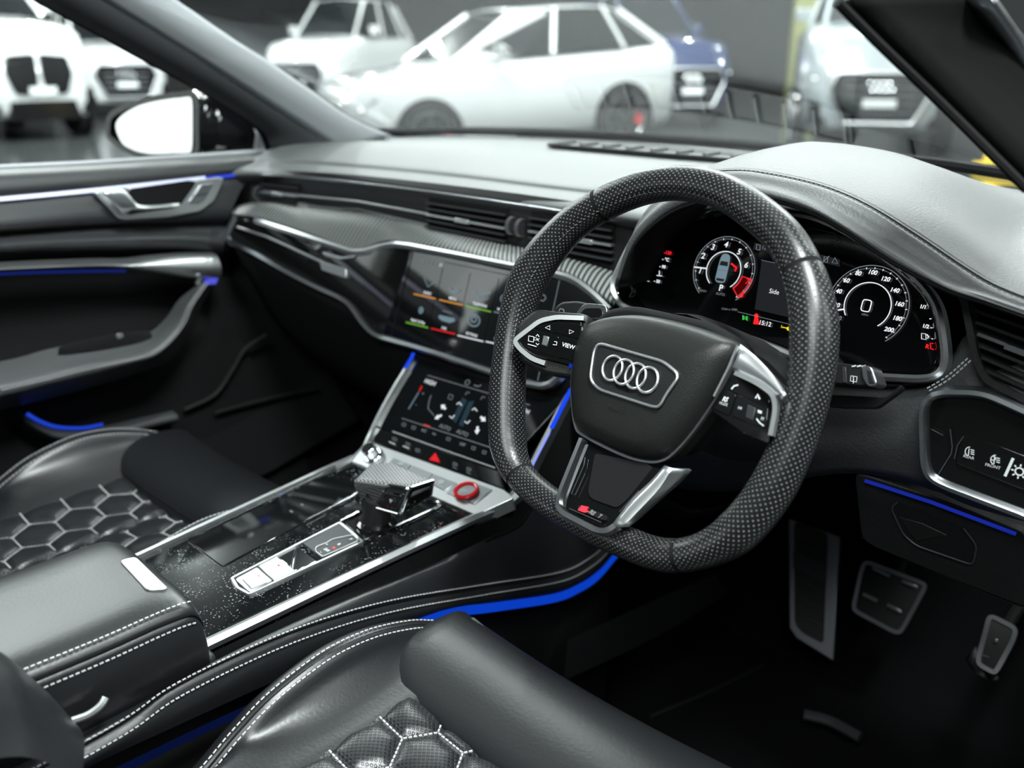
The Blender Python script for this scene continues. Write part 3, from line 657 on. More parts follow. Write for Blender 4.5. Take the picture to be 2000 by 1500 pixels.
for x, y, dx, dy in ((866, 795, -1, -.3), (856, 814, -.7, .7), (943, 818, 1, .3), (932, 840, .5, .9)):
    p = CI(x, y); d_ = (CP.r*dx-CP.u*dy).normalized(); s2 = d_.cross(CP.n)
    plate('air_arrow', [p+d_*.007, p+s2*.0045, p+s2*.0018, p-d_*.006+s2*.0018, p-d_*.006-s2*.0018, p-s2*.0018, p-s2*.0045], CP.n, .0002, WHITE, cs, bevel=0)
line('seat_figure', [CI(842, 772), CI(838, 784), CI(836, 798), CI(843, 806), CI(848, 812)], .0009, DIM, cs, CP.n)
line('fan_icon', [CI(878, 770), CI(885, 773), CI(882, 781), CI(875, 778)], .0008, DIM, cs, CP.n, cyc=True)
line('bell_icon', ell(CI, 913, 747, .004, .004), .0008, DIM, cs, CP.n, cyc=True); line('car_icon', [CI(926, 752), CI(934, 755), CI(940, 752)], .0012, DIM, cs, CP.n)
for x, y in ((789, 829), (808, 835), (876, 857), (925, 875), (946, 883)): line('menu_icon', [CI(x-3, y-3), CI(x+4, y-1), CI(x+2, y+4), CI(x-4, y+2)], .0008, DIM, cs, CP.n, cyc=True)
plate('menu_dot', ell(CI, 965, 893, .0025, .0025, 10), CP.n, .0002, DIM, cs, bevel=0)
BS = CP.off(.004)
st_ = plate('button_strip', [CS(733, 834), CS(976, 921), BS(985, 955), BS(721, 861)], CP.n, .006, PIANO, cs)
line('crease', [BS(767, 843), BS(873, 881), BS(967, 914)], .0016, ALU, cs, CP.n, .001)
BI = CP.off(.0052)
tri = [BI(838, 898), BI(850, 884), BI(859, 903)]
plate('hazard_triangle', tri, CP.n, .0004, glow('red hazard light', (1, .03, .04), .8), cs, bevel=0)
for x, y in ((771, 857), (797, 867), (816, 879), (889, 906), (916, 916)): line('button_icon', [BI(x-4, y-3), BI(x+4, y), BI(x+3, y+4), BI(x-4, y+2)], .0009, DIM, cs, CP.n, cyc=True)
for x, y in ((766, 865), (793, 873)): line('button_mark', [BI(x-6, y-2), BI(x+6, y+3)], .0009, WHITE, cs, CP.n)
for x, y in ((888, 914), (915, 924)): line('button_mark', [BI(x-4, y-2), BI(x+4, y+2)], .0007, DIM, cs, CP.n)
# bright side rails with a lit blue line inside
CR = CP.off(.006)
rl = crom([CR(806, 697), CR(790, 724), CR(765, 765), CR(738, 815), CR(722, 850)], 3)+crom([Z(712, 872, .661), Z(690, 893, .659), Z(655, 912, .658)], 3)
sweep('side_rail', rl, [(-.0024, -.012), (.0024, -.012), (.0024, .002), (-.0024, .002)], ALU, cs, N=CP.n)
sweep('blue_line', [CR(809, 691), CR(804, 702), CR(792, 721)], rectp(.0042, .003, .0005), BLUE, cs, N=CP.n)
rr_ = crom([CR(1117, 764), CR(1100, 790), CR(1075, 840), CR(1052, 885), CR(1030, 930)], 3)+crom([Z(1008, 968, .66), Z(975, 990, .658), Z(930, 1012, .656)], 3)
sweep('side_rail', rr_, [(-.0035, -.012), (.0035, -.012), (.0035, .003), (-.0035, .003)], ALU, cs, N=CP.n)
sweep('blue_line', [CR.off(.002)(1117, 761), CR.off(.002)(1108, 778), CR.off(.002)(1078, 838)], rectp(.0052, .003, .0005), BLUE, cs, N=CP.n)
sweep('blue_line', [CR.off(.003)(1074, 846), CR.off(.003)(1050, 892), CR.off(.003)(1034, 924)], rectp(.0016, .002, .0005), BLUEHOT, cs, N=CP.n)
pl_ = ell(CR, 1115, 763, .005, .005, 12); plate('rail_cap', pl_, CP.n, .01, CHROME, cs)
back = [CP.off(-.012)(*p) for p in ((800, 690), (1120, 760), (990, 960), (720, 866))]
loft('housing', [back, [p+V((0, .06, -.10)) for p in back]], SOFT, cs, n=1, m=1)
sd = [CR(1117, 764), CR(1075, 840), CR(1030, 930), Z(1008, 968, .66)]
loft('housing_side', [sd, [p+V((.004, .05, -.03)) for p in sd], [p+V((.004, .22, -.14)) for p in sd]], SOFT, cs, n=3, m=2)

# ------------------------------------------------------------------ centre console
ZC = .655
cc = thing('center_console', 'glossy black centre console with bright edges between the two seats', 'console', (-.03, -.15, .25))
UP = V((0, 0, 1)); CZ = Plane((0, 0, ZC), (1, 0, 0), (0, 1, 0))
LG = Plane((0, .045, .657), (1, 0, 0), (0, .96, .27))
ledge = rnd([LG.off(.003)(*p) for p in ((720, 862), (984, 956), (1004, 972), (930, 1006), (686, 900))], .004, 3)
plate('button_ledge', ledge, LG.n, .02, ALU, cc, bevel=.001)
deck = [CZ(*p) for p in ((262, 1092), (640, 917), (692, 899), (800, 948), (926, 1003), (912, 1022), (640, 1143), (358, 1280), (300, 1180))]
plate('deck', deck, UP, .02, DUSTY, cc)
edr = [Z(*p, ZC+.001) for p in ((352, 1282), (500, 1212), (650, 1140), (800, 1069), (925, 1012), (975, 990))]+[Z(1004, 970, .661), Z(1022, 945, .668)]
sweep('edge_trim', even(crom(edr, 4), .012), [(-.0105, -.012), (.007, -.004), (.0085, .0025), (.002, .006), (-.0085, .001)][::-1], ALU, cc, N=UP)
tube('trim_groove', [p+V((.0015, 0, .0068)) for p in (Z(440, 1236, ZC), Z(800, 1068, ZC))], .0006, SOFT, cc)
edl = [Z(*p, ZC+.002) for p in ((262, 1090), (450, 1003), (640, 915), (690, 893))]
sweep('edge_trim', even(edl, .012), [(-.003, -.02), (.003, -.02), (.003, .003), (-.003, .003)], ALU, cc, N=UP)
tube('tray_rule', [Z(402, 1037, ZC+.002), Z(632, 926, ZC+.002)], .0016, CHROME, cc)
lid = [CZ.off(.0015)(*p) for p in ((362, 1052), (402, 1040), (634, 929), (712, 955), (690, 966), (598, 1017), (434, 1106))]
plate('storage_lid', rnd(lid, .006, 3), UP, .004, PIANO, cc, bevel=.001)
tube('lid_rule', [Z(598, 1016, ZC+.003), Z(640, 995, ZC+.003)], .0014, CHROME, cc); tube('lid_rule', [Z(650, 989, ZC+.003), Z(692, 968, ZC+.003)], .0014, CHROME, cc)
for x, y in ((569, 998), (590, 985)): plate('lid_dot', ell(CZ.off(.0025), x, y, .0035, .0016, 12), UP, .001, DIM, cc, bevel=0)
LG = Plane((0, .045, .657), (1, 0, 0), (0, .96, .27))
C2 = CZ.off(.003)
ringplate('switch_frame', rnd([C2(*p) for p in ((450, 1128), (664, 1018), (711, 1057), (486, 1161), (462, 1148))], .003, 2), UP, .0028, .004, ALU, cc)
plate('gear_plate', [CZ.off(.0025)(*p) for p in ((591, 1060), (663, 1022), (706, 1056), (628, 1089))], UP, .003, DARKGREY, cc)
gp = [CZ.off(.0035)(*p) for p in ((617, 1068), (640, 1059), (648, 1053), (690, 1044), (700, 1056), (630, 1087), (616, 1076))]
line('gear_outline', rnd(gp, .003, 2), .0007, PRINT, cc, UP, cyc=True)
C3 = Plane((0, 0, ZC+.0036), (1, 0, 0), (0, 1, 0))
for s_, x, y, m_ in (('P', 685, 1053, PRINT), ('R', 662, 1063, PRINT), ('N', 652, 1070, PRINTR), ('D/S', 638, 1074, PRINT), ('+', 638, 1063, PRINT), ('-', 627, 1078, PRINT)): ptext(s_, x, y, 6.5, C3, m_, cc, bold=.0002)
plate('coin_well', [CZ.off(.0012)(*p) for p in ((540, 1087), (580, 1066), (619, 1096), (576, 1114))], UP, .002, CHROME, cc)
plate('well_blade', [CZ.off(.004)(*p) for p in ((577, 1068), (580, 1067), (572, 1108), (566, 1106))], UP, .003, CHROME, cc)
plate('hold_button', [C2(*p) for p in ((504, 1105), (540, 1087), (576, 1114), (535, 1133))], UP, .004, ALU, cc)
pb = plate('parking_brake_switch', rnd([C2.off(.001)(*p) for p in ((458, 1131), (502, 1107), (533, 1134), (487, 1157))], .003, 2), UP, .004, ALUD, cc)
plate('switch_face', [C2.off(.0025)(*p) for p in ((474, 1131), (503, 1117), (522, 1136), (490, 1148))], UP, .002, ALU, pb)
plate('status_lamp', [C2.off(.0028)(*p) for p in ((503, 1124), (506, 1123), (508, 1125), (505, 1126))], UP, .0004, PRINTR, pb, bevel=0); plate('status_lamp', [C2.off(.0008)(*p) for p in ((541, 1103), (545, 1102), (547, 1104), (543, 1105))], UP, .0004, PRINTR, cc, bevel=0)
sw_ = [Z(*p, ZC+.003) for p in ((708, 1058), (784, 1024), (852, 992), (861, 985), (852, 979), (836, 977))]
tube('selector_surround', rnd(sw_, .006, 3, False), .0022, CHROME, cc); tube('selector_surround', [Z(664, 1019, ZC+.003), Z(700, 1000, ZC+.003)], .0018, CHROME, cc)
plate('selector_well', [CZ.off(.001)(*p) for p in ((668, 1018), (740, 972), (838, 978), (858, 986), (710, 1054))], UP, .003, PIANO, cc)
# ledge buttons, volume knob, start button
C4 = LG.off(.0045)
for q in (((769, 894), (804, 908), (792, 921), (757, 906)), ((807, 909), (846, 925), (833, 939), (795, 922)), ((849, 926), (894, 944), (868, 958), (837, 941))):
    plate('ledge_button', [C4(*p) for p in q], LG.n, .003, ALUD, cc, bevel=.0007)
plate('ledge_button', [C4(*p) for p in ((888, 950), (930, 944), (962, 956), (926, 984), (872, 962))], LG.n, .002, ALUD, cc, bevel=.0007)
for x, y in ((783, 905), (862, 941)): line('button_icon', [C4.off(.0008)(x-4, y-2), C4.off(.0008)(x+4, y-1), C4.off(.0008)(x+3, y+3), C4.off(.0008)(x-4, y+2)], .001, PRINT, cc, LG.n, cyc=True)
kp = LG.off(.003)(731, 893); kn = (UP*.86+V((0, -.5, 0))).normalized()
def disc(c, r, n, k=20):
    a = n.orthogonal().normalized(); b = n.cross(a); return [c+a*(r*math.cos(2*math.pi*i/k))+b*(r*math.sin(2*math.pi*i/k)) for i in range(k)]
kb = plate('volume_knob', disc(kp+kn*.006, .0155, kn), kn, .012, CHROME, cc, bevel=.003)
plate('knob_cap', disc(kp+kn*.022, .0105, kn), kn, .018, CHROME, kb, bevel=.002); plate('knob_face', disc(kp+kn*.0225, .009, kn), kn, .001, SOFT, kb, bevel=0)
sp_ = C4(911, 961)
sb_ = plate('start_button', disc(sp_+LG.n*.003, .0125, LG.n, 28), LG.n, .006, ALUD, cc, bevel=.001)
tube('red_ring', disc(sp_+LG.n*.003, .0148, LG.n, 28)+disc(sp_+LG.n*.003, .0148, LG.n, 28)[:1], .0028, mat('translucent red', (.38, .008, .012), .15, emit=(1, .02, .03), es=.04), sb_, label='red ring')
for i, s_ in enumerate(('START', 'ENGINE', 'STOP')): text(s_, sp_+LG.n*.0034+V((-.0012+.0012*i, .0042-.0042*i, 0)), .0042, Plane(sp_, cr_, (-cr_.y, cr_.x, 0)), PRINT, sb_)
# driver's side of the console
s0 = [V((p.x+.008, p.y, ZC-.010)) for p in (edr[0], edr[1], edr[2], edr[3], edr[4], Z(1000, 978, ZC))]+[V((.085, .16, .665)), V((.085, .26, .70))]
s1 = [X(235, 1412, .118), X(350, 1335, .118), X(560, 1238, .118), X(750, 1180, .118), X(940, 1147, .116), X(1090, 1122, .112), X(1150, 1092, .108), X(1183, 1062, .105)]
s2 = [X(170, 1500, .125), X(340, 1420, .125), X(560, 1320, .125), X(720, 1250, .125), X(865, 1198, .122), X(1080, 1166, .118), X(1165, 1126, .114), X(1205, 1082, .110)]
s0 = [s0[0]+V((-.002, -.25, 0))]+s0; s1 = [X(20, 1530, .118)]+s1; s2 = [X(-40, 1620, .125)]+s2
loft('side_cap', [[p+V((0, 0, .004)) for p in s0], [p+V((.006, 0, -.012)) for p in s0], [p+V((.010, 0, -.02)) for p in s0]], PIANO, cc, n=4, m=2)
loft('side_leather', [[p+V((.008, 0, -.016)) for p in s0], [a.lerp(b, .5)+V((.006, 0, .004)) for a, b in zip(s0, s1)], [p+V((.004, 0, .004)) for p in s1], [p+V((.0025, 0, 0)) for p in s1], [p+V((.006, 0, -.004)) for p in s1], [a.lerp(b, .5)+V((.007, 0, 0)) for a, b in zip(s1, s2)], s2], LEATHER2, cc, n=5, m=3)
for dz, dx in ((.0065, .0055), (-.0065, .0095)): stitch('stitching', crom([p+V((dx, 0, dz)) for p in s1], 6), THREAD, cc, V((1, 0, .3)))
s3 = [V((p.x-.012, p.y, p.z)) for p in s2]; s4 = [V((.10, p.y, .20)) for p in s2]
loft('tunnel_side', [[p+V((-.004, 0, .0)) for p in s2], s3, [a.lerp(b, .5) for a, b in zip(s3, s4)], s4], SOFT, cc, n=4, m=2)
sb2 = crom([X(700, 1272, .126), X(860, 1202, .124), X(960, 1186, .122), X(1080, 1168, .120), X(1130, 1148, .118), X(1165, 1124, .116), X(1204, 1078, .112)], 4)
sweep('blue_light_strip', crom([X(60, 1590, .127), X(380, 1432, .127), X(560, 1348, .127), X(702, 1273, .126)], 4), [(-.0035, .0), (.0035, .0), (.0035, .003), (-.0035, .003)], glow('fading blue strip', (.002, .005, .035), 1.0), cc, N=V((1, 0, .35)), label='dim end of the blue light strip')
sweep('blue_light_strip', sb2, [(-.006, .0), (.006, .0), (.006, .003), (-.006, .003)], glow('blue glow strip', (.003, .045, .52), 1.0), cc, N=V((1, 0, .35)), label='blue light strip')
# passenger side and the black end under the arm rest
p0 = [V((p.x-.004, p.y, ZC-.01)) for p in edl]+[V((-.2, .2, .70))]
loft('passenger_side', [p0, [p+V((-.01, 0, -.08)) for p in p0], [p+V((-.01, 0, -.42)) for p in p0]], SOFT, cc, n=3, m=2)
v, f = boxd(V((.0, -.58, .60)), .21, .48, .115); make('rear_box', v, f, PLASTIC, cc, bevel=.006)
tube('pull_handle', crom([X(140, 1408, .128), X(172, 1396, .13), X(196, 1378, .13), X(206, 1362, .128)], 4), .0035, ALU, cc)

# ------------------------------------------------------------------ gear selector
GLOSSB_ = mat('gloss dark grey', (.02, .021, .023), .25)
gsx = thing('gear_selector', 'stubby gear selector with knurled top and chrome edges on the console', 'gear selector', Z(735, 1010, ZC))
tz, bz_ = .727, .696
T_ = [Z(690, 941, tz-.004), Z(724, 906, tz), Z(768, 906, tz), Z(846, 941, tz-.002), Z(800, 956, tz), Z(757, 949, tz)]
B_ = [Z(694, 957, bz_), T_[1]+V((.004, -.004, tz*0-.03)), T_[2]+V((0, -.004, -.03)), Z(843, 964, bz_+.003), Z(782, 1004, bz_-.004), Z(729, 988, bz_-.004)]
cT = sum(T_, V((0, 0, 0)))/6; TT = [p.lerp(cT, .16)+V((0, 0, .0045)) for p in T_]
vv = T_+B_+TT; ff = [[12+i for i in range(6)]]+[[i, (i+1) % 6, 12+(i+1) % 6, 12+i] for i in range(6)]+[[i, 6+i, 6+(i+1) % 6, (i+1) % 6] for i in (0, 1, 5)]
ff += [[11, 10, 9, 8, 7, 6]]
uvf = []
for q in ff:
    a0 = vv[q[0]]; ux = (vv[q[1]]-a0).normalized(); nn = ux.cross(vv[q[2]]-vv[q[1]]).normalized(); uy = nn.cross(ux)
    uvf.append([((vv[i]-a0).dot(ux), (vv[i]-a0).dot(uy)) for i in q])
make('knob', vv, ff, perforated('knurled black', (.05, .052, .054), (.22, .225, .23), .0056, .0016, .42), gsx, uvs=uvf, bevel=.002)
fcs = [T_[5], T_[4], T_[3], B_[3], B_[4], B_[5]]
make('front_body', T_+B_, [[5, 4, 10, 11], [4, 3, 9, 10], [2, 3, 9, 8]], GLOSSB_, gsx, smooth=0)
tube('chrome_edge', rnd([B_[5].lerp(T_[5], .75), T_[5]+V((0, 0, .001)), T_[4]+V((0, 0, .001)), T_[3]+V((0, 0, .001))], .004, 3, False), .0024, CHROME, gsx)
tube('chrome_edge', rnd([B_[5]+V((.001, -.001, 0)), B_[4], T_[4]], .004, 3, False), .0022, CHROME, gsx); tube('chrome_edge', [B_[4], B_[3], T_[3]], .0018, CHROME, gsx)
def inset(q, k, d):
    c = sum(q, V((0, 0, 0)))/len(q); n = (q[1]-q[0]).cross(q[-1]-q[0]).normalized()
    if n.dot(CAM-c) < 0: n = -n
    return [p.lerp(c, k)+n*d for p in q], n
q, n_ = inset([T_[5].lerp(B_[5], .12), T_[4].lerp(B_[4], .1), B_[4], B_[5]], .2, .0012); pbt = plate('park_button', rnd(q, .003, 2), n_, .003, PIANO, gsx)
q2, n2 = inset([T_[5].lerp(B_[5], .12), T_[4].lerp(B_[4], .1), B_[4], B_[5]], .42, .0018); plate('button_face', rnd(q2, .002, 2), n2, .002, SOFT, pbt)
c_ = sum(q2, V((0, 0, 0)))/4; text('P', c_+n2*.0006, .008, Plane(c_, q2[1]-q2[0], n2.cross(q2[1]-q2[0])), PRINT, pbt, bold=.0003)
q, n_ = inset([T_[4], T_[3], B_[3], B_[4]], .24, .0012); plate('side_inlay', rnd(q, .003, 2), n_, .003, PIANO, gsx)
nb = Z(735, 1022, ZC+.002); nt_ = B_[5].lerp(B_[1], .35)+V((.01, 0, 0))
sweep('neck', [nb, nb.lerp(nt_, .3), nb.lerp(nt_, .6), nt_+V((0, 0, .006))], circ(.016, 14), PLASTIC, gsx, scale=[1.5, 1.15, 1.1, .95])
sweep('collar', [nb-V((0, 0, .002)), nb+V((0, 0, .003)), nb+V((0, 0, .006))], circ(.026, 16), PIANO, gsx, scale=[1.05, 1, .8])

# ------------------------------------------------------------------ arm rest
ar = thing('armrest', 'wide black leather armrest with twin stitching and a silver button', 'armrest', (.01, -.56, .63))
prof = [(-.088, .63), (-.09, .70), (-.082, .722), (-.05, .734), (.0, .737), (.055, .738), (.092, .737), (.110, .731), (.1155, .724), (.1135, .7205), (.1165, .716), (.118, .69), (.108, .645), (.10, .63)]
rows = []
for y, k, dz in ((-.84, 1.0, .012), (-.70, 1.0, .008), (-.56, 1.0, .004), (-.45, 1.0, .0), (-.40, 1.0, .0), (-.375, 1.0, -.001), (-.361, .99, -.004), (-.352, .975, -.014), (-.348, .95, -.035), (-.352, .92, -.07)):
    rows.append([V((.012+(x-.012)*k, y+(.0 if y < -.5 else .02*(.1-x)*1.2-.004), max(.628, z+dz*(1 if z > .66 else .3)))) for x, z in prof])
loft('cushion', rows, LEATHER2, ar, n=3, m=3, smooth=70)
se = [r[7]+V((.002, 0, .003)) for r in rows[:7]]; sf2 = [r[10]+V((.001, 0, -.002)) for r in rows[:7]]
stitch('stitching', crom([p+V((0, .004, .001)) for p in se], 5), THREAD, ar, V((.6, 0, .8))); stitch('stitching', crom([p+V((0, .004, 0)) for p in sf2], 5), THREAD, ar, V((1, 0, .1)))
AZ = Plane((0, 0, .738), (1, 0, 0), (0, 1, 0))
plate('release_button', rnd([Z(232, 1094, .7385), Z(265, 1086, .7375), Z(330, 1149, .7385), Z(286, 1152, .7395)], .006, 3), V((.0, .02, 1)).normalized(), .006, ALU, ar, bevel=.002, label='silver release button')
v, f = boxd(V((.012, -.60, .615)), .185, .46, .05); make('base', v, f, PIANO, ar, bevel=.004)

# ------------------------------------------------------------------ passenger door
DX = -.705
dr = thing('passenger_door', 'dark passenger door with a blue lit strip, aluminium handle and curved arm rest', 'car door', (-.74, -.1, .3))
def drow(x, *pts): return [X(px, py, x) for px, py in pts]
belt = [drow(-.775, (-260, 340), (0, 327), (200, 318), (400, 305), (520, 297)),
        drow(-.745, (-260, 345), (0, 334), (200, 324), (400, 311), (510, 303)),
        drow(-.715, (-260, 356), (0, 345), (200, 333), (400, 319), (505, 310)),
        drow(-.705, (-260, 392), (0, 376), (200, 358), (400, 340), (498, 330)),
        drow(-.715, (-260, 402), (0, 384), (200, 366), (400, 346), (496, 336))]
loft('belt_pad', belt, DARKGREY, dr, n=4, m=3)
tube('sill_strip', crom(drow(-.772, (-260, 339), (0, 327), (200, 317), (400, 304), (525, 295)), 4), .0045, PILLAR, dr)
line('light_strip', crom(drow(-.708, (-260, 411), (0, 389), (200, 370), (400, 348)), 4), .0065, mat('blue white strip', (.5, .52, .6), .3, emit=(.45, .5, .8), es=.75), dr, V((1, 0, .2)), .003)
line('light_strip', crom(drow(-.708, (400, 348), (450, 343), (492, 338)), 4), .0055, glow('deep blue light', (.05, .1, .9), .8), dr, V((1, 0, .2)), .003)
up = [drow(-.712, (-260, 412), (0, 392), (200, 373), (400, 351), (494, 341)),
      drow(-.705, (-260, 440), (0, 418), (200, 395), (400, 372), (470, 372)),
      drow(-.700, (-260, 470), (0, 446), (200, 430), (370, 424), (450, 418)),
      drow(-.725, (-260, 480), (0, 456), (200, 442), (360, 438), (445, 440))]
loft('upper_panel', up, DARKGREY, dr, n=4, m=3)
mid = [up[3], drow(-.715, (-260, 492), (0, 466), (200, 456), (350, 452), (440, 455)), drow(-.70, (-260, 506), (0, 480), (200, 470), (350, 468), (438, 475)), drow(-.715, (-260, 520), (0, 492), (200, 485), (350, 486), (436, 498)), drow(-.745, (-260, 532), (0, 505), (200, 496), (350, 500), (450, 520))]
loft('roll_panel', mid, DARKGREY, dr, n=4, m=3)
rec = [mid[4], drow(-.77, (-260, 620), (0, 600), (200, 580), (350, 570), (460, 560)), drow(-.765, (-260, 730), (0, 700), (200, 650), (350, 625), (470, 620)), drow(-.745, (-260, 850), (0, 820), (200, 790), (350, 740), (490, 700)), drow(-.74, (-260, 960), (0, 920), (200, 890), (400, 860), (560, 800)), drow(-.74, (-260, 1300), (0, 1250), (200, 1220), (400, 1150), (620, 960))]
loft('recess_panel', rec, SOFT, dr, n=4, m=3)
# chrome blade with the flared front end
bt = drow(-.69, (-260, 538), (0, 521), (180, 513), (250, 512), (300, 506), (360, 501), (424, 500))
bb = drow(-.69, (-260, 547), (0, 528), (180, 521), (250, 524), (300, 531), (370, 541), (430, 546))
loft('chrome_blade', [[p+V((-.02, 0, .004)) for p in bt], bt, [a.lerp(b, .5)+V((.010, 0, 0)) for a, b in zip(bt, bb)], bb, [p+V((-.03, 0, -.004)) for p in bb]], ALU, dr, n=5, m=3)
line('blue_line', crom(drow(-.70, (-260, 553), (0, 535), (150, 530), (245, 529)), 4), .005, glow('faint blue light', (.02, .04, .35), .35), dr, V((1, 0, 0)), .002)
plate('blue_lamp', drow(-.688, (400, 549), (428, 541), (422, 555), (402, 556)), V((1, 0, 0)), .006, glow('violet lamp', (.10, .11, .75), .9), dr)
plate('chrome_corner', drow(-.682, (384, 536), (392, 536), (396, 545), (392, 556), (384, 556), (388, 546)), V((1, 0, 0)), .008, ALU, dr)
# arm rest and the leg that carries it up to the blade
a0 = drow(-.70, (-260, 745), (0, 706), (90, 683), (150, 672), (225, 664), (290, 650), (325, 620), (350, 585), (386, 556))
a1 = drow(-.655, (-260, 770), (0, 732), (90, 712), (150, 702), (225, 690), (290, 672), (335, 632), (360, 592), (393, 554))
a2 = drow(-.63, (-260, 800), (0, 752), (90, 732), (160, 714), (240, 700), (300, 682), (345, 640), (366, 596), (397, 553))
a3 = drow(-.635, (-260, 830), (0, 778), (90, 756), (170, 736), (260, 712), (312, 694), (356, 646), (378, 600), (406, 556))
a4 = drow(-.69, (-260, 850), (0, 800), (90, 780), (180, 756), (280, 726), (335, 700), (375, 645), (392, 600), (418, 556))
loft('armrest', [a0, a1, a2, [p.lerp(q, .45)+V((.006, 0, 0)) for p, q in zip(a2, a3)], a3, a4], mat('brightened door leather', (.065, .068, .07), .42, bump=.3, bscale=600), dr, n=5, m=4)  # black leather greyed, the armrest's sheen put into its colour
stitch('stitching', crom([p+V((.005, 0, .004)) for p in [a2[i].lerp(a3[i], .42)+V((.006, 0, 0)) for i in range(1, 9)]], 6), THREAD, dr, V((1, 0, .3)), wd=.0009)
plate('switch_pod', rnd(drow(-.668, (110, 680), (150, 668), (225, 651), (290, 645), (300, 655), (235, 672), (165, 686), (130, 688)), .006, 3), V((.5, 0, .85)), .02, PLASTIC, dr, bevel=.002)
plate('window_switch', rnd(drow(-.664, (226, 652), (240, 650), (243, 657), (232, 660)), .003, 2), V((.7, 0, .7)), .01, ALU, dr, bevel=.001)
# lower pocket with its blue glow
k0 = drow(-.735, (40, 800), (75, 822), (110, 834), (160, 836), (220, 826), (290, 810), (345, 800))
k1 = drow(-.70, (45, 812), (78, 832), (115, 845), (165, 848), (225, 838), (290, 822), (345, 810))
loft('pocket_lip', [[p+V((-.015, 0, .004)) for p in k1], k1, [p+V((.003, 0, -.012)) for p in k1], [p+V((-.03, 0, -.03)) for p in k1]], DARKGREY, dr, n=5, m=3)
line('pocket_light', crom(drow(-.712, (52, 808), (78, 823), (112, 834), (160, 836), (200, 829)), 5), .0055, glow('pocket blue', (.015, .06, .65), .9), dr, V((1, 0, .3)), .003)
loft('lower_panel', [drow(-.74, (-260, 985), (0, 930), (200, 905), (420, 850), (640, 720)), drow(-.72, (-260, 1120), (0, 1060), (200, 1030), (450, 960), (700, 820))], SOFT, dr, n=3, m=2)
# speaker ridge arcs in the dark front of the door
tube('panel_ridge', crom(drow(-.728, (360, 800), (420, 770), (455, 720), (480, 680), (520, 655)), 5), .004, PLASTIC, dr); tube('panel_ridge', crom(drow(-.728, (420, 806), (470, 792), (540, 775), (620, 760)), 5), .0035, PLASTIC, dr)
# inner handle
ho = drow(-.694, (184, 376), (250, 366), (262, 370), (430, 346), (438, 350), (418, 392), (392, 412), (330, 424), (245, 429), (232, 426))
hp_ = plate('handle_bezel', rnd(ho, .006, 3), V((1, 0, 0)), .012, ALU, dr, bevel=.002)
plate('handle_cavity', rnd(drow(-.6925, (254, 369), (372, 352), (384, 356), (352, 402), (344, 406), (252, 419), (240, 413)), .006, 3), V((1, 0, 0)), .003, SOFT, hp_, bevel=0)
lv = [drow(-.672, (203, 375), (236, 370), (252, 380), (264, 394), (282, 401), (350, 399)), drow(-.668, (206, 380), (234, 378), (252, 390), (266, 402), (284, 406), (352, 402)), drow(-.676, (236, 412), (240, 416), (250, 414), (262, 410), (284, 410), (352, 405))]
loft('lever', lv, ALU, hp_, n=4, m=2, thick=.006)
lk = plate('lock_switch', rnd(drow(-.691, (368, 396), (392, 362), (418, 358), (402, 388), (388, 398)), .003, 2), V((1, 0, 0)), .003, ALUD, hp_, bevel=.0008)
line('switch_gap', drow(-.6905, (376, 383), (406, 378)), .0014, SOFT, lk, V((1, 0, 0)))

# ------------------------------------------------------------------ door mirror
mr = thing('door_mirror', 'gloss black door mirror with bright glass outside the passenger window', 'mirror', (-.97, .29, 1.02))
MA = V((.33, -.93, .07)).normalized()
MP = Plane(X(310, 248, -1.0), V((MA.y*-1, MA.x, 0)), (0, 0, 1))
gl = rnd([MP(*p) for p in ((224, 242), (243, 222), (270, 207), (310, 195), (352, 189), (374, 188), (377, 200), (377, 290), (370, 304), (340, 308), (290, 306), (262, 296), (238, 280))], .02, 3)
hs = crom([MP.off(.004)(*p) for p in ((206, 246), (212, 222), (240, 204), (290, 188), (350, 179), (384, 183), (388, 250), (384, 304), (340, 311), (285, 311), (250, 301), (222, 282), (208, 268))], 3, True)
c0 = sum(hs, V((0, 0, 0)))/len(hs); hh = len(hs)
bkv = [hs, [p.lerp(c0, .0)-MP.n*.02 for p in hs], [p.lerp(c0, .12)-MP.n*.06 for p in hs], [p.lerp(c0, .45)-MP.n*.11 for p in hs], [p.lerp(c0, .9)-MP.n*.125 for p in hs]]
loft('housing', [r+[r[0]] for r in bkv], BLACKPAINT, mr, n=1, m=3)
ringplate('bezel', hs, MP.n, .012, .012, PIANO, mr)
plate('mirror_glass', [p+MP.n*.002 for p in gl], MP.n, .006, MIRROR, mr, bevel=0)
fl = [X(380, 186, -.95), X(440, 194, -.90), X(480, 220, -.84), X(512, 252, -.795), X(518, 290, -.785), X(430, 297, -.80), X(384, 304, -.93)]
loft('mirror_foot', [[X(382, 184, -.95), X(440, 194, -.89), X(485, 222, -.83), X(514, 252, -.785)], [X(384, 245, -.93), X(440, 248, -.87), X(490, 262, -.82), X(517, 275, -.78)], [X(386, 305, -.95), X(430, 300, -.87), X(480, 296, -.82), X(520, 292, -.78)]], BLACKPAINT, mr, n=4, m=3, thick=.02)
tube('mirror_edge', crom([X(430, 190, -.885), X(462, 210, -.855), X(490, 232, -.82), X(506, 248, -.79)], 4), .0035, ALU, mr)
plate('quarter_trim', [X(505, 262, -.776), X(513, 252, -.774), X(523, 290, -.776), X(500, 292, -.776)], V((1, 0, 0)), .01, PILLAR, mr)

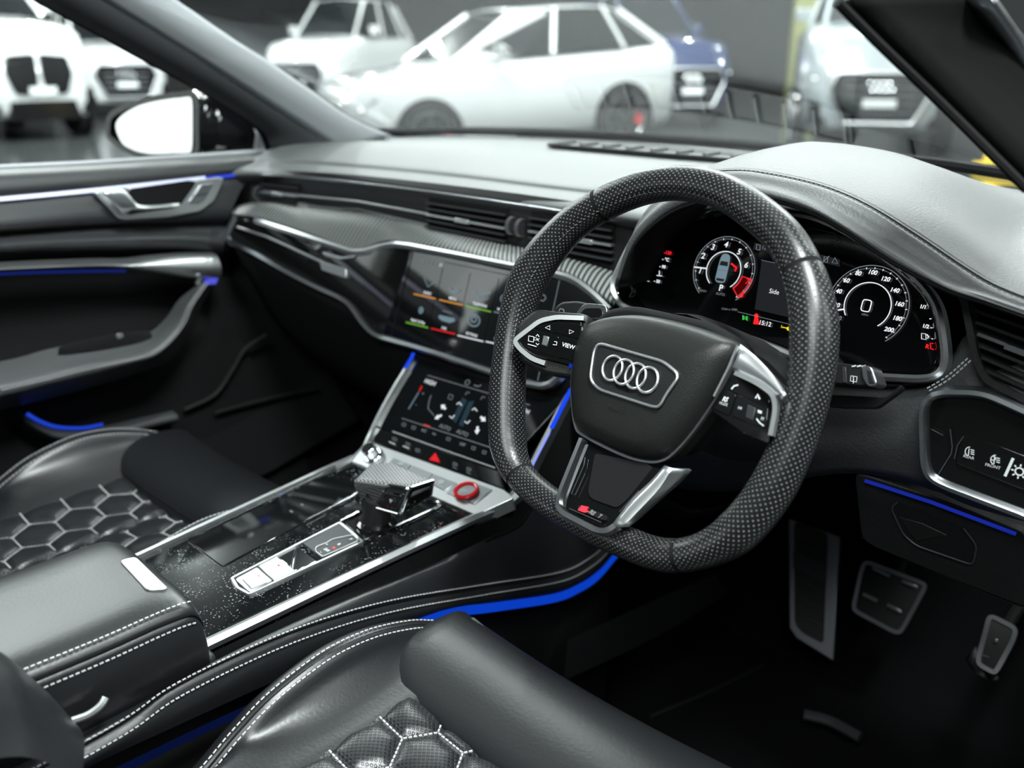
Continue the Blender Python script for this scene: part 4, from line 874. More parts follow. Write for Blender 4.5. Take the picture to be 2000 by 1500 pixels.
# ------------------------------------------------------------------ seats
def hexf(u, v_, p):
    """distance to the border of the honeycomb cell, cells p across"""
    sx, sy = p, p*math.sqrt(3)
    best = []
    for ox, oy in ((0, 0), (.5, .5)):
        a = (u/sx+ox); b = (v_/sy+oy)
        best.append((((a-round(a))*sx), ((b-round(b))*sy)))
    q = min(best, key=lambda t: t[0]**2+t[1]**2)
    x, y = abs(q[0]), abs(q[1])
    return p/2-max(x, x*.5+y*.8660254)
def make_seat(name, label, x0, yf, zq, qz):
    """cushion: x0 centre, yf front edge, zq height of the quilted middle"""
    s = thing(name, label, 'car seat', (x0, yf-.25, .22))
    def L(x, y, z): return V((x0+x, yf+y, zq+z))
    v, f = boxd(L(0, -.30, -.2), .44, .50, .18); make('seat_base', v, f, SOFT, s, bevel=.02)
    # quilted middle: honeycomb cells puffed between sunk seams
    nx, ny = 84, 96; W2 = .128; y0, y1 = -.165, -.52; vs = []; fs = []; uv = []
    for j in range(ny+1):
        for i in range(nx+1):
            x = -W2+2*W2*i/nx; y = y0+(y1-y0)*j/ny
            d = hexf(y, x, .06); d2 = min(W2-abs(x), y0-y)
            z = qz+.0085*(1-math.exp(-max(0, d)/.006))-.012*math.exp(-max(0, d2)/.012)+.012*(x/W2)**2*1.2-.03*(y0-y)
            if abs(x-.02) < .008: z -= .006*(1-abs(x-.02)/.008)
            vs.append(L(x, y, z))
    for j in range(ny):
        for i in range(nx):
            a = j*(nx+1)+i; q = [a, a+1, a+nx+2, a+nx+1]; fs.append(q); uv.append([(vs[k].x, vs[k].y) for k in q])
    make('quilted_panel', vs, fs, SEATPERF, s, uvs=uv, smooth=180)
    th = []
    p = .06; sy = p*math.sqrt(3); R_ = p/math.sqrt(3)
    for a in range(-14, 5):
        for b in range(-3, 4):
            for ox, oy in ((0, 0), (.5, .5)):
                cy, cx = (a+ox)*p, (b+oy)*sy
                for k in range(3):
                    A, B = R(60*k+30), R(60*k+90)
                    e = [(cx+R_*math.sin(q), cy+R_*math.cos(q)) for q in (A, B)]
                    for sgn in (0,):
                        n_st = 7
                        for m_ in range(n_st):
                            t0, t1 = (m_+.12)/n_st, (m_+.80)/n_st
                            P = [(e[0][0]+(e[1][0]-e[0][0])*t, e[0][1]+(e[1][1]-e[0][1])*t) for t in (t0, t1)]
                            if all(abs(x) < W2-.006 and y1 < y < y0-.006 and abs(x-.02) > .01 for x, y in P):
                                z = [qz+.0016+.0144*(x/W2)**2-.03*(y0-y) for x, y in P]
                                th.append(bar(L(*P[0], z[0]+.0008), L(*P[1], z[1]+.0008), .0016, .0012, UP))
    make('quilt_stitching', *merge(th), THREAD, s, kind='stuff', smooth=0)
    # front roll under the thighs
    rr = []
    for x, k in ((-.205, .72), (-.195, .92), (-.17, 1.0), (-.08, 1.0), (.0, .985), (.08, 1.0), (.17, 1.0), (.195, .92), (.205, .72)):
        lift = .012*(abs(x)/.2)**2
        rr.append([L(x, -.168, -.05), L(x, -.166, -.012+lift), L(x, -.150, .016*k+lift), L(x, -.11, .030*k+lift), L(x, -.055, .030*k+lift), L(x, -.012*k-.004, .012*k+lift), L(x, .004*k, -.03), L(x, .0, -.09), L(x, -.03, -.15)])
    loft('thigh_roll', rr, LEATHER2, s, n=3, m=4, smooth=80)
    tube('roll_seam', crom([L(x, -.160, .004+.012*(abs(x)/.2)**2) for x in (-.19, -.1, 0, .1, .19)], 5), .0016, SOFT, s)
    for sg in (-1, 1):
        pr = []
        for y, c, wv in ((-.022, .004, .6), (-.035, .016, .8), (-.07, .036, 1.0), (-.10, .050, 1.0), (-.15, .065, 1.0), (-.20, .070, 1.0), (-.245, .064, 1.0), (-.285, .053, 1.0), (-.32, .036, 1.0), (-.38, .005, 1.0), (-.52, -.03, 1.0)):
            k = sg
            pr.append([L(k*.222*(.98 if wv < 1 else 1), y, -.16), L(k*.236, y, -.06), L(k*.232, y, c-.030), L(k*.222, y, c-.006), L(k*.209, y, c), L(k*.197, y, c-.006), L(k*.186, y, max(c*.62, qz+.004)), L(k*.16, y, max(c*.2+.004, qz+.0)), L(k*.128, y, qz-.006), L(k*.118, y, qz-.03)])
        loft('bolster', pr, LEATHER2, s, n=4, m=4, smooth=80)
        for q, dx in ((4, 0.002), (5, -.001)):
            stitch('bolster_stitching', crom([r[q]+V((-sg*dx, 0, .0012)) for r in pr[1:]], 6), THREAD, s, V((-sg*.4, 0, .9)), ln=.0042, gap=.002, wd=.0013)
        tube('bolster_seam', crom([r[4].lerp(r[5], .5)+V((0, 0, .0005)) for r in pr[1:]], 6), .0011, SOFT, s)
    return s, L
ds, L = make_seat('driver_seat', 'black leather driver seat with grey stitching in front of the pedals', .372, -.045, .575, .024)
# lower corner of the driver's backrest next to the arm rest
bo = [[X(-120, 1230, .16), X(-120, 1330, .20), X(-120, 1500, .22)], [X(-20, 1262, .145), X(20, 1320, .185), X(0, 1480, .22)], [X(30, 1300, .14), X(70, 1350, .18), X(60, 1480, .22)], [X(90, 1352, .14), X(115, 1392, .175), X(110, 1500, .22)], [X(150, 1420, .14), X(165, 1445, .17), X(160, 1540, .22)]]
loft('backrest_side', [[r[0]+V((-.01, 0, -.03)) for r in bo], [r[0] for r in bo], [r[1] for r in bo], [r[2] for r in bo]], LEATHER2, ds, n=4, m=4, smooth=80)
stitch('backrest_stitching', crom([r[0]+V((.003, -.001, .002)) for r in bo], 8), DTHREAD, ds, V((.5, 0, .8)))
ps, L = make_seat('passenger_seat', 'black leather passenger seat with quilted honeycomb middle beyond the console', -.408, .015, .565, .0)
bq = [[L(x, y, z+.03*(abs(x)/.2)**2) for x in (-.19, -.12, 0, .12, .19)] for y, z in ((-.50, -.02), (-.56, .10), (-.62, .3), (-.68, .5), (-.72, .66), (-.78, .67), (-.76, .5), (-.70, .3), (-.65, -.05))]
loft('backrest', bq, LEATHER2, ps, n=3, m=3, smooth=80)

# ------------------------------------------------------------------ foot well and pedals
o = thing('footwell', 'black carpet floor and bulkhead under the dashboard', 'carpet', (.1, .4, .17))
v, f = boxd(V((.0, .05, .175)), 1.5, 1.6, .03); make('carpet', v, f, CARPET, o, smooth=0)
loft('bulkhead', [[V((x, .66, .19)) for x in (-.75, 0, .75)], [V((x, .80, .36)) for x in (-.75, 0, .75)], [V((x, .86, .62)) for x in (-.75, 0, .75)], [V((x, .80, .9)) for x in (-.75, 0, .75)]], CARPET, o, n=3, m=3)
loft('kick_panel', [[V((-.755, y, .18)) for y in (.05, .5, .95)], [V((-.765, y, .6)) for y in (.12, .5, .95)], [V((-.775, y, .99)) for y in (.2, .5, .95)]], SOFT, o, n=2, m=2, thick=.01)
loft('kick_panel', [[V((.745, y, .18)) for y in (.30, .6, .95)], [V((.745, y, .6)) for y in (.3, .6, .95)], [V((.745, y, .96)) for y in (.32, .6, .95)]], SOFT, o, n=2, m=2, thick=.01)
plate('floor_mat', rnd([V((.17, .50, .192)), V((.60, .50, .192)), V((.62, -.1, .192)), (.15, -.1, .192)], .05, 4), UP, .006, CARPET, o)
tube('mat_edge', crom([Z(1270, 1400, .196), Z(1400, 1345, .196), Z(1490, 1300, .196)], 4), .004, PLASTIC, o)
tube('sill_edge', crom([Z(1570, 1395, .23), Z(1620, 1408, .23), Z(1680, 1440, .23)], 4), .009, DARKGREY, o)
loft('tunnel_ridge', [[X(1110, 1250, .125), X(1260, 1180, .13), X(1400, 1120, .14)], [X(1100, 1330, .14), X(1280, 1245, .15), X(1420, 1160, .16)]], PLASTIC, o, n=4, m=3)
def pedal(name, label, frame_px, y_, rub_px, bars, tilt, cat='pedal', barm=None):
    PP = Plane(Y(*frame_px[0], y_), (1, 0, 0), (0, tilt, 1)); t = thing(name, label, cat, PP(*frame_px[len(frame_px)//2]))
    fp = rnd([PP(*p) for p in frame_px], .012, 4); plate('pad', fp, PP.n, .008, RUBBER, t, bevel=.001)
    ringplate('steel_frame', [p+PP.n*.002 for p in fp], PP.n, .006, .008, PEDALM, t)
    for b in bars:
        q = [PP.off(.003)(*p) for p in b]; vv_, ff_ = bar(q[0], q[1], .0065, .004, PP.n); make('grip_bar', vv_, ff_, barm or PEDALM, t, bevel=.0015)
    return t, PP
t, PP = pedal('brake_pedal', 'brake pedal with steel frame, widest of the pedals in the foot well', [(1690, 1092), (1815, 1140), (1800, 1170), (1764, 1236), (1750, 1240), (1668, 1196), (1664, 1184), (1680, 1110)], .62, None,
      [((1703, 1109), (1738, 1126)), ((1760, 1135), (1792, 1148)), ((1684, 1160), (1713, 1174)), ((1731, 1181), (1760, 1196))], .5)
tube('pedal_arm', [PP.off(-.01)(1745, 1150), V((.42, .80, .60))], .008, SOFT, t)
t, PP = pedal('accelerator_pedal', 'narrow accelerator pedal nearest the open side of the foot well', [(1930, 1195), (1990, 1225), (1985, 1250), (1950, 1315), (1940, 1318), (1908, 1300), (1906, 1285), (1920, 1235)], .55, None, [((1941, 1250), (1949, 1253))], .55)
loft('pedal_foot', [[PP.off(-.002)(1905, 1260), PP.off(-.002)(1885, 1290)], [PP.off(-.012)(1925, 1318), PP.off(-.012)(1900, 1302)], [PP.off(-.002)(1950, 1320), PP.off(-.012)(1944, 1328)]], DARKGREY, t, n=2, m=2, thick=.006)
tube('pedal_arm', [PP.off(-.01)(1950, 1250), V((.62, .76, .55))], .008, SOFT, t); ptext('sport', 1926, 1281, 4, PP.off(.003), PEDALM, t)
PP = Plane(Y(1545, 1015, .64), (1, 0, .0), (0, .55, 1)); t = thing('footrest', 'tall ribbed foot rest plate beside the brake pedal', 'foot rest', PP(1585, 1260))
fp = [PP(*p) for p in ((1541, 1014), (1640, 1048), (1627, 1290), (1556, 1246), (1542, 1226))]; plate('plate', fp, PP.n, .01, PEDALM, t, bevel=.001)
plate('rubber_inlay', rnd([PP.off(.0015)(*p) for p in ((1551, 1018), (1616, 1042), (1608, 1258), (1566, 1236), (1552, 1218))], .008, 3), PP.n, .003, RUBBER, t, bevel=0)
for i, y in enumerate((1020, 1050, 1134, 1166, 1198)):
    a, b = PP.off(.003)(1556+i, y), PP.off(.003)(1612-i*1.5, y+24); vv_, ff_ = bar(a, b, .004, .004, PP.n); make('rib', vv_, ff_, DARKGREY, t, bevel=.001)
plate('bright_rib', [PP.off(.003)(*p) for p in ((1549, 1076), (1614, 1102), (1613, 1140), (1549, 1110))], PP.n, .002, DARKGREY, t)

# ------------------------------------------------------------------ knee panel, light switches, driver's air vent
kp_ = Plane(Y(1700, 1000, .205), (1, 0, 0), (0, -.18, 1))
t = thing('knee_panel', 'black knee panel with a hexagonal pull above the pedals', 'panel', kp_(1850, 1150))
plate('panel', rnd([kp_(*p) for p in ((1668, 926), (1690, 928), (1850, 980), (2010, 1046), (2010, 1190), (1850, 1128), (1700, 1066), (1682, 1050))], .012, 4), kp_.n, .012, PLASTIC, t, bevel=.0015)
plate('pull_recess', rnd([kp_.off(.001)(*p) for p in ((1742, 985), (1755, 980), (1880, 1030), (1908, 1066), (1902, 1105), (1788, 1066), (1762, 1045), (1740, 1000))], .006, 3), kp_.n, .003, SOFT, t, bevel=0)
tube('recess_edge', rnd([kp_.off(.002)(*p) for p in ((1752, 982), (1740, 992), (1764, 1044), (1790, 1066), (1900, 1104), (1908, 1066), (1882, 1032))], .006, 3, False), .0012, DARKGREY, t)
plate('pull_lip', [kp_.off(.002)(*p) for p in ((1755, 1010), (1800, 1022), (1850, 1046), (1790, 1058), (1775, 1040))], kp_.n, .004, PLASTIC, t)
sweep('blue_light', [kp_.off(.004)(*p) for p in ((1690, 938), (1740, 954), (1820, 980), (1900, 1010), (1985, 1042))], rectp(.0032, .002), glow('dim blue line', (.012, .03, .42), .7), t, N=kp_.n, label='blue light line')
loft('skirt', [[kp_(*p) for p in ((1682, 1050), (1850, 1128), (2080, 1220))], [kp_(*p)+V((0, .22, .02)) for p in ((1682, 1050), (1850, 1128), (2080, 1220))]], SOFT, t, n=2, m=2)
SWP = Plane(Y(1810, 860, .165), (1, .03, 0), (0, .1, 1))
t = thing('light_switch_panel', 'glossy black headlamp switch panel in a chrome frame beside the steering wheel', 'switch panel', SWP(1900, 1000))
so = [(1803, 800), (1812, 776), (1840, 766), (1905, 767), (1935, 774), (2020, 812), (2090, 845), (2090, 1050), (2010, 1010), (1840, 946), (1815, 930), (1806, 905)]
sp2 = rnd([SWP(*p) for p in so], .010, 4); plate('panel', [p-SWP.n*.002 for p in sp2], SWP.n, .01, PIANO, t)
sweep('chrome_frame', sp2, [(-.0055, -.008), (.0055, -.008), (.0045, .001), (.001, .005), (-.003, .004)], ALUD, t, N=SWP.n, cyc=True)
SX = SWP.off(.0)
plate('touch_pad', rnd([SX(*p) for p in ((1880, 850), (1940, 866), (2090, 925), (2090, 990), (1995, 955), (1866, 905))], .004, 2), SWP.n, .002, PIANO, t, bevel=.0005)
line('pad_edge', [SX.off(.001)(*p) for p in ((1832, 928), (1858, 886), (1860, 872), (1856, 838))], .0009, ALUD, t, SWP.n); line('pad_edge', [SX.off(.001)(*p) for p in ((1864, 896), (1870, 870), (1882, 852))], .0008, ALUD, t, SWP.n); line('pad_edge', [SX.off(.001)(*p) for p in ((1819, 838), (1842, 850))], .001, ALUD, t, SWP.n)
line('light_bar', [SX.off(.001)(1979, 895), SX.off(.001)(1963, 930)], .0024, PRINT, t, SWP.n)
ptext('REAR', 1892, 893, 6, SX.off(.0015), PRINT, t); ptext('FRONT', 1939, 911, 6, SX.off(.0015), PRINT, t)
SI = SX.off(.0015)
def lampicon(x, y):
    line('lamp_icon', ell(SI, x, y, .0034, .0044, 12, 90, 270)+[SI(x, y-6)], .0008, PRINT, t, SWP.n)
    for k in (-4, 0, 4): line('lamp_icon', [SI(x+3, y+k), SI(x+10, y+k+2)], .0008, PRINT, t, SWP.n)
lampicon(1893, 882); lampicon(1943, 898); line('lamp_icon', ell(SI, 1940, 895, .002, .002, 8), .0008, PRINT, t, SWP.n, cyc=True)
line('sun_icon', ell(SI, 1991, 921, .0034, .0034), .0012, PRINT, t, SWP.n, cyc=True)
for k in range(8):
    a = k*math.pi/4; c0 = SI(1991, 921); d_ = SWP.r*math.cos(a)+SWP.u*math.sin(a); line('sun_icon', [c0+d_*.0046, c0+d_*.0068], .0012, PRINT, t, SWP.n)
VP = Plane(Y(1900, 620, .185), (1, .06, 0), (0, .15, 1))
t = thing('air_vent', 'louvred air vent beside the dials at the edge of the dashboard', 'air vent', VP(1960, 760))
plate('recess', rnd([VP.off(-.012)(*p) for p in ((1888, 585), (1920, 590), (2100, 660), (2100, 820), (1930, 735), (1915, 700))], .006, 3), VP.n, .004, SOFT, t)
for i in range(6):
    a, b = VP.off(-.002)(1902+i*3.5, 606+i*23), VP.off(-.002)(2090, 672+i*25); h_ = i == 2
    vv_, ff_ = bar(a, b, .0032 if h_ else .0028, .012, VP.n); make('slat', vv_, ff_, ALUD if h_ else PLASTIC, t, smooth=0)
v, f = bar(VP.off(.003)(1962, 676), VP.off(.003)(2010, 694), .005, .006, VP.n); make('vent_slider', v, f, ALUD, t)
sweep('surround', rnd([VP(*p) for p in ((2100, 830), (1926, 742), (1906, 700), (1884, 585), (1868, 560), (2100, 640))], .008, 3, False), rectp(.006, .006, -.003), PLASTIC, t, N=VP.n)
tube('chrome_edge', [VP.off(.006)(*p) for p in ((1866, 560), (1880, 566), (1960, 598), (2080, 644))], .002, ALUD, t)

# ------------------------------------------------------------------ steering column, stalks
WT_ = R(25); W0 = V((.37, 0, .95)); WU = V((0, math.sin(WT_), math.cos(WT_))); WN = V((0, -math.cos(WT_), math.sin(WT_)))
WP = Plane(W0, (1, 0, 0), WU)
t = thing('steering_column', 'dark grey column shroud between the wheel and the dashboard', 'column', W0-WN*.12)
secs = []
for d_, a, b, dz in ((.045, .060, .055, -.004), (.07, .074, .062, -.006), (.12, .080, .066, -.008), (.20, .092, .07, -.01)):
    secs.append([W0-WN*d_+V((1, 0, 0))*(a*math.cos(q))+WU*(b*math.sin(q)+dz) for q in [i*2*math.pi/24 for i in range(25)]])
loft('shroud', secs, DARKGREY, t, n=1, m=4)
plate('shroud_lid', rnd([Y(*p, .135) for p in ((1570, 768), (1600, 770), (1732, 776), (1760, 750), (1762, 760), (1712, 797), (1640, 796), (1570, 788))], .004, 2), V((0, -.9, .4)).normalized(), .01, PLASTIC, t)
t = thing('wiper_stalk', 'black wiper stalk with printed symbols under the speedometer', 'stalk', Y(1620, 730, .11))
SK = Plane(Y(1640, 730, .11), (1, -.1, 0), (0, .35, 1))
plate('lever', rnd([SK(*p) for p in ((1540, 690), (1600, 704), (1668, 712), (1690, 712), (1700, 752), (1680, 754), (1600, 746), (1540, 740))], .006, 3), SK.n, .018, PLASTIC, t, bevel=.003)
plate('end_cap', rnd([SK.off(.003)(*p) for p in ((1682, 712), (1702, 716), (1714, 752), (1696, 757), (1684, 738))], .004, 3), SK.n, .022, ALUD, t, bevel=.002)
plate('end_button', [SK.off(.004)(*p) for p in ((1692, 722), (1703, 724), (1707, 748), (1697, 749))], SK.n, .004, PLASTIC, t)
S2 = SK.off(.0008); line('wiper_icon', [S2(1662, 734), S2(1674, 736), S2(1673, 746), S2(1661, 744)], .0007, PRINT, t, SK.n, cyc=True); line('wiper_icon', [S2(1667, 735), S2(1667, 749)], .0006, PRINT, t, SK.n)
plate('stalk_ring', [S2(*p) for p in ((1644, 716), (1652, 717), (1654, 748), (1645, 747))], SK.n, .001, DARKGREY, t)
for x in (1668, 1678, 1687): line('stalk_print', [S2(x-4, 716), S2(x+4, 714)], .0012, PRINT, t, SK.n)
t = thing('cruise_stalk', 'black stalk end with a small car symbol beside the touch screen', 'stalk', Y(1110, 610, .10))
SK = Plane(Y(1110, 600, .10), (1, .05, 0), (0, .35, 1))
plate('lever', rnd([SK(*p) for p in ((1078, 618), (1084, 600), (1096, 590), (1126, 588), (1170, 598), (1190, 612), (1180, 622), (1100, 626))], .005, 3), SK.n, .02, DARKGREY, t, bevel=.003)
S2 = SK.off(.0008); line('car_symbol', [S2(1092, 608), S2(1094, 603), S2(1100, 604), S2(1102, 609)], .0009, PRINT, t, SK.n)

# ------------------------------------------------------------------ steering wheel
sw = thing('steering_wheel', 'flat bottomed perforated leather steering wheel with four linked rings on its hub', 'steering wheel', W0)
cpts = [(-.019, .1685), (-.068, .156), (-.121, .124), (-.152, .086), (-.169, .045), (-.170, .0), (-.161, -.045), (-.146, -.092), (-.125, -.135), (-.094, -.158), (-.035, -.172), (.03, -.176), (.090, -.171), (.136, -.139), (.161, -.087), (.169, -.02), (.162, .035), (.144, .082), (.112, .123), (.075, .147), (.03, .165)]
path = even(crom([WP.at(x-.006, z) for x, z in cpts], 8, True), .006, True); NP = len(path)
def near(px, py): q = WP(px, py); return min(range(NP), key=lambda i: (path[i]-q).length)
cuts = sorted([near(1180, 412), near(1020, 925), near(1330, 1085), near(1560, 525)])
rp_ = [(.0180*math.cos(a)*(1 if math.cos(a) > 0 else 1), .0195*math.sin(a)) for a in [i*2*math.pi/26 for i in range(26)]]
def rsc(i):
    p = path[i]-W0; x, z = p.x, p.dot(WU)
    return 1.0+.14*math.exp(-((z-.055)/.04)**2)*(1 if abs(x) > .1 else 0)+.08*(1 if z < -.03 else 0)*min(1, (-.03-z)/.05)-.22*(1 if z < -.13 else 0)*min(1, (-.13-z)/.03) - .06*max(0, z-.1)/.07
for a, b in zip(cuts, cuts[1:]+[cuts[0]+NP]):
    idx = [k % NP for k in range(a, b+1)]
    k_ = [rsc(i) for i in idx]; k_[0] *= .975; k_[-1] *= .975
    sweep('rim_grip', [path[i] for i in idx], rp_, RIM, sw, N=WN, scale=k_, smooth=70)
for c in cuts:
    v, f, uv = sweep_data([path[c-1].lerp(path[c], .6), path[c].lerp(path[(c+1) % NP], .4)], [(x*rsc(c)*.985, y*rsc(c)*.985) for x, y in rp_], WN); make('rim_seam', v, f, SOFT, sw)
# cross stitching on the inner side of the rim
ce = W0; parts = []
for i in range(0, NP):
    p = path[i]; inw = ((W0+WU*.0)-p).normalized(); tgt = (path[(i+1) % NP]-path[i-1]).normalized()
    k = rsc(i)*.0187; q = p+(inw*.72+WN*.70).normalized()*k
    v, f = bar(q-tgt*.0019-WN*.001, q+tgt*.0019+WN*.001, .0009, .0009, (inw+WN).normalized()); parts.append((v, f))
make('rim_stitching', *merge(parts), DTHREAD, sw, kind='stuff', smooth=0)
# hub and spokes behind the air bag
hubp = rnd([WP.at(x, z, -.012) for x, z in ((-.085, .03), (-.05, .045), (.05, .045), (.085, .03), (.08, -.03), (.05, -.085), (-.05, -.085), (-.08, -.03))], .02, 4)
plate('hub', hubp, WN, .045, SOFT, sw, bevel=.006)
AB = WP.off(-.004)
ao = crom([AB(*p) for p in ((1146, 640), (1165, 627), (1200, 618), (1250, 616), (1310, 625), (1370, 641), (1420, 659), (1444, 671), (1447, 690), (1436, 716), (1400, 780), (1355, 845), (1318, 886), (1296, 900), (1270, 903), (1230, 894), (1180, 872), (1140, 850), (1127, 836), (1121, 800), (1119, 745), (1126, 690), (1135, 660))], 3, True)
ab = dome('airbag_cover', ao, WN, .024, .02, LEATHER, sw, smooth=80)
sweep('chrome_edge', ao[23:]+ao[:1], rectp(.0022, .005, -.002), ALUD, sw, N=WN)
EB = WP.off(.0205)
eo = rnd([EB(*p) for p in ((1152, 741), (1160, 684), (1170, 670), (1296, 706), (1328, 733), (1300, 772), (1288, 795), (1276, 795), (1168, 760))], .007, 3)
tube('emblem_frame', eo+eo[:1], .0015, ALU, ab)
plate('emblem_field', [p.lerp(sum(eo, V((0, 0, 0)))/len(eo), .02)-WN*.0005 for p in eo], WN, .002, PLASTIC, ab, bevel=0)
e1, e2 = EB(1197.5, 719.5), EB(1266, 742.5)
ex = (e2-e1).normalized(); st3 = (e2-e1).length/3; E2 = Plane(EB(1232, 733), ex, WU)
rad = st3*.80
for k in range(4):
    c = e1+ex*(st3*k)+WN*.0012; tube('emblem_ring', [c+E2.r*(rad*math.cos(a))+E2.u*(rad*1.08*math.sin(a))+WN*(.0003*(k % 2)) for a in [i*2*math.pi/40 for i in range(41)]], .0014, ALU, ab)
ptext('AIRBAG', 1202, 797, 8, WP.off(.0205), PRINTD, ab, rot=-R(6), bold=.0001); ptext('kv', 1157, 665, 6, WP.off(.0165), PRINTD, ab); ptext('--', 1350, 733, 5, WP.off(.019), PRINTD, ab)
# left spoke: chrome frame and touch buttons
LP = Plane(W0+V((-.085, 0, 0))+WN*.003, V((.07, 0, 0))-WN*.022, WU)
lo_ = [LP(*p) for p in ((1003, 665), (1028, 643), (1052, 625), (1085, 617), (1142, 619), (1134, 660), (1124, 728), (1100, 722), (1040, 702), (1016, 684))]
plate('spoke', [p-LP.n*.004 for p in rnd([LP(*p) for p in ((1000, 640), (1040, 600), (1075, 606), (1150, 612), (1130, 740), (1060, 730), (1010, 705))], .01, 3)], LP.n, .03, LEATHER, sw, bevel=.004)
sweep('spoke_trim', rnd([LP(1142, 622), LP(1088, 620), LP(1056, 627), LP(1005, 666), LP(1018, 683), LP(1040, 701), LP(1066, 710)], .006, 4, False), [(-.0028, -.004), (.0028, -.004), (.0024, .003), (-.0024, .003)], ALU, sw, N=LP.n)
lb = plate('button_panel', rnd([LP.off(.001)(*p) for p in ((1012, 666), (1058, 632), (1090, 626), (1138, 628), (1132, 662), (1125, 716), (1045, 695), (1024, 682))], .004, 3), LP.n, .008, PIANO, sw, bevel=.0008, label='left button panel')
BP = LP.off(.0018)
for q in (((1060, 635), (1090, 630), (1136, 633), (1133, 662), (1044, 640)), ((1040, 644), (1092, 658), (1082, 697), (1022, 675)), ((1096, 659), (1132, 666), (1126, 706), (1086, 697))):
    plate('button', rnd([BP(*p) for p in q], .002, 2), LP.n, .002, PIANO, lb, bevel=.0005)
BT = BP.off(.0008)
plate('scroll_wheel', [BT(*p) for p in ((1061, 654), (1073, 658), (1069, 677), (1057, 673))], LP.n, .004, ALUD, lb, bevel=.0008)
ptext('OK', 1048, 663, 6, BT, PRINT, lb); ptext('VIEW', 1110, 676, 8, BT, PRINT, lb, bold=.0001); line('box_icon', [BT(1033, 656), BT(1043, 658), BT(1042, 668), BT(1032, 666)], .0008, PRINT, lb, LP.n, cyc=True)
for x, y, s_ in ((1070, 640, -1), (1116, 648, 1)): line('arrow_icon', [BT(x-s_*4, y-4), BT(x+s_*5, y), BT(x-s_*4, y+4)], .0007, PRINT, lb, LP.n, cyc=True)
for y, s_ in ((657, -1), (670, 1)): line('arrow_icon', [BT(1050-3, y), BT(1050, y+4*s_), BT(1050+3, y+1)], .0007, PRINT, lb, LP.n)
line('return_icon', [BT(1080, 673), BT(1087, 674), BT(1088, 668), BT(1083, 667)], .0008, PRINT, lb, LP.n); line('underline', [BT(1031, 672), BT(1048, 677)], .0008, PRINT, lb, LP.n)
plate('blue_mark', [LP.off(.001)(*p) for p in ((1112, 709), (1122, 712), (1120, 722), (1110, 717))], LP.n, .003, glow('blue mark', (.02, .06, .7), .5), sw, bevel=0)
# right spoke
plate('spoke', [p-WN*.006 for p in rnd([LP(*p) for p in ((1440, 675), (1470, 690), (1545, 770), (1560, 800), (1540, 860), (1505, 865), (1400, 815))], .008, 3)], WN, .03, LEATHER, sw, bevel=.004)
RPt = Plane(W0+V((.095, 0, 0))+WN*.006, V((.065, 0, 0))+WN*.018, WU)
loft('spoke_trim', [[RPt(1446, 672), RPt(1480, 700), RPt(1520, 744), RPt(1538, 772)], [RPt.off(.004)(1438, 700), RPt.off(.004)(1466, 716), RPt.off(.004)(1505, 745), RPt.off(.004)(1527, 768)], [RPt.off(.001)(1428, 722), RPt.off(.001)(1452, 733), RPt.off(.001)(1490, 752), RPt.off(.001)(1516, 774)]], ALU, sw, n=4, m=3, thick=.006)
sweep('chrome_edge', [RPt.off(.002)(1444, 676), RPt.off(.002)(1425, 722), RPt.off(.002)(1398, 775)], rectp(.002, .004), ALU, sw, N=WN)
sweep('spoke_trim', rnd([RPt(1440, 730), RPt(1480, 748), RPt(1514, 772), RPt(1518, 800), RPt(1508, 852)], .008, 4, False), rectp(.004, .006, -.002), ALU, sw, N=WN)
rb = plate('button_panel', rnd([RPt.off(-.001)(*p) for p in ((1428, 732), (1448, 736), (1492, 760), (1512, 780), (1510, 815), (1502, 868), (1450, 845), (1386, 800))], .004, 3), WN, .008, PIANO, sw, bevel=.0008, label='right button panel')
BP = RPt.off(.0)
for q in (((1424, 742), (1446, 740), (1488, 762), (1504, 780), (1500, 796), (1424, 762)), ((1420, 762), (1438, 770), (1424, 812), (1392, 798)), ((1442, 770), (1500, 797), (1496, 838), (1428, 812))):
    plate('button', rnd([BP(*p) for p in q], .002, 2), WN, .002, PIANO, rb, bevel=.0005)
BT = BP.off(.0008)
ptext('RS', 1416, 780, 9, BT, PRINT, rb, shear=.2, bold=.0003); ptext('MODE', 1413, 789, 5.5, BT, PRINT, rb)
line('phone_icon', [BT(1429, 760), BT(1434, 754), BT(1442, 752)], .0016, PRINT, rb, WN); line('voice_icon', [BT(1476, 778), BT(1480, 770), BT(1484, 780)], .0014, PRINT, rb, WN); ptext('H4', 1445, 797, 6, BT, PRINT, rb)
plate('scroll_wheel', [BT(*p) for p in ((1460, 790), (1476, 797), (1470, 822), (1455, 815))], WN, .004, DARKGREY, rb, bevel=.0008)
ptext('M', 1489, 818, 7, BT, PRINT, rb); plate('lock_icon', [BT(*p) for p in ((1480, 800), (1488, 803), (1487, 808), (1480, 806))], WN, .0004, PRINT, rb, bevel=0); line('star_icon', [BT(1478, 818), BT(1484, 826), BT(1492, 832)], .001, PRINT, rb, WN)
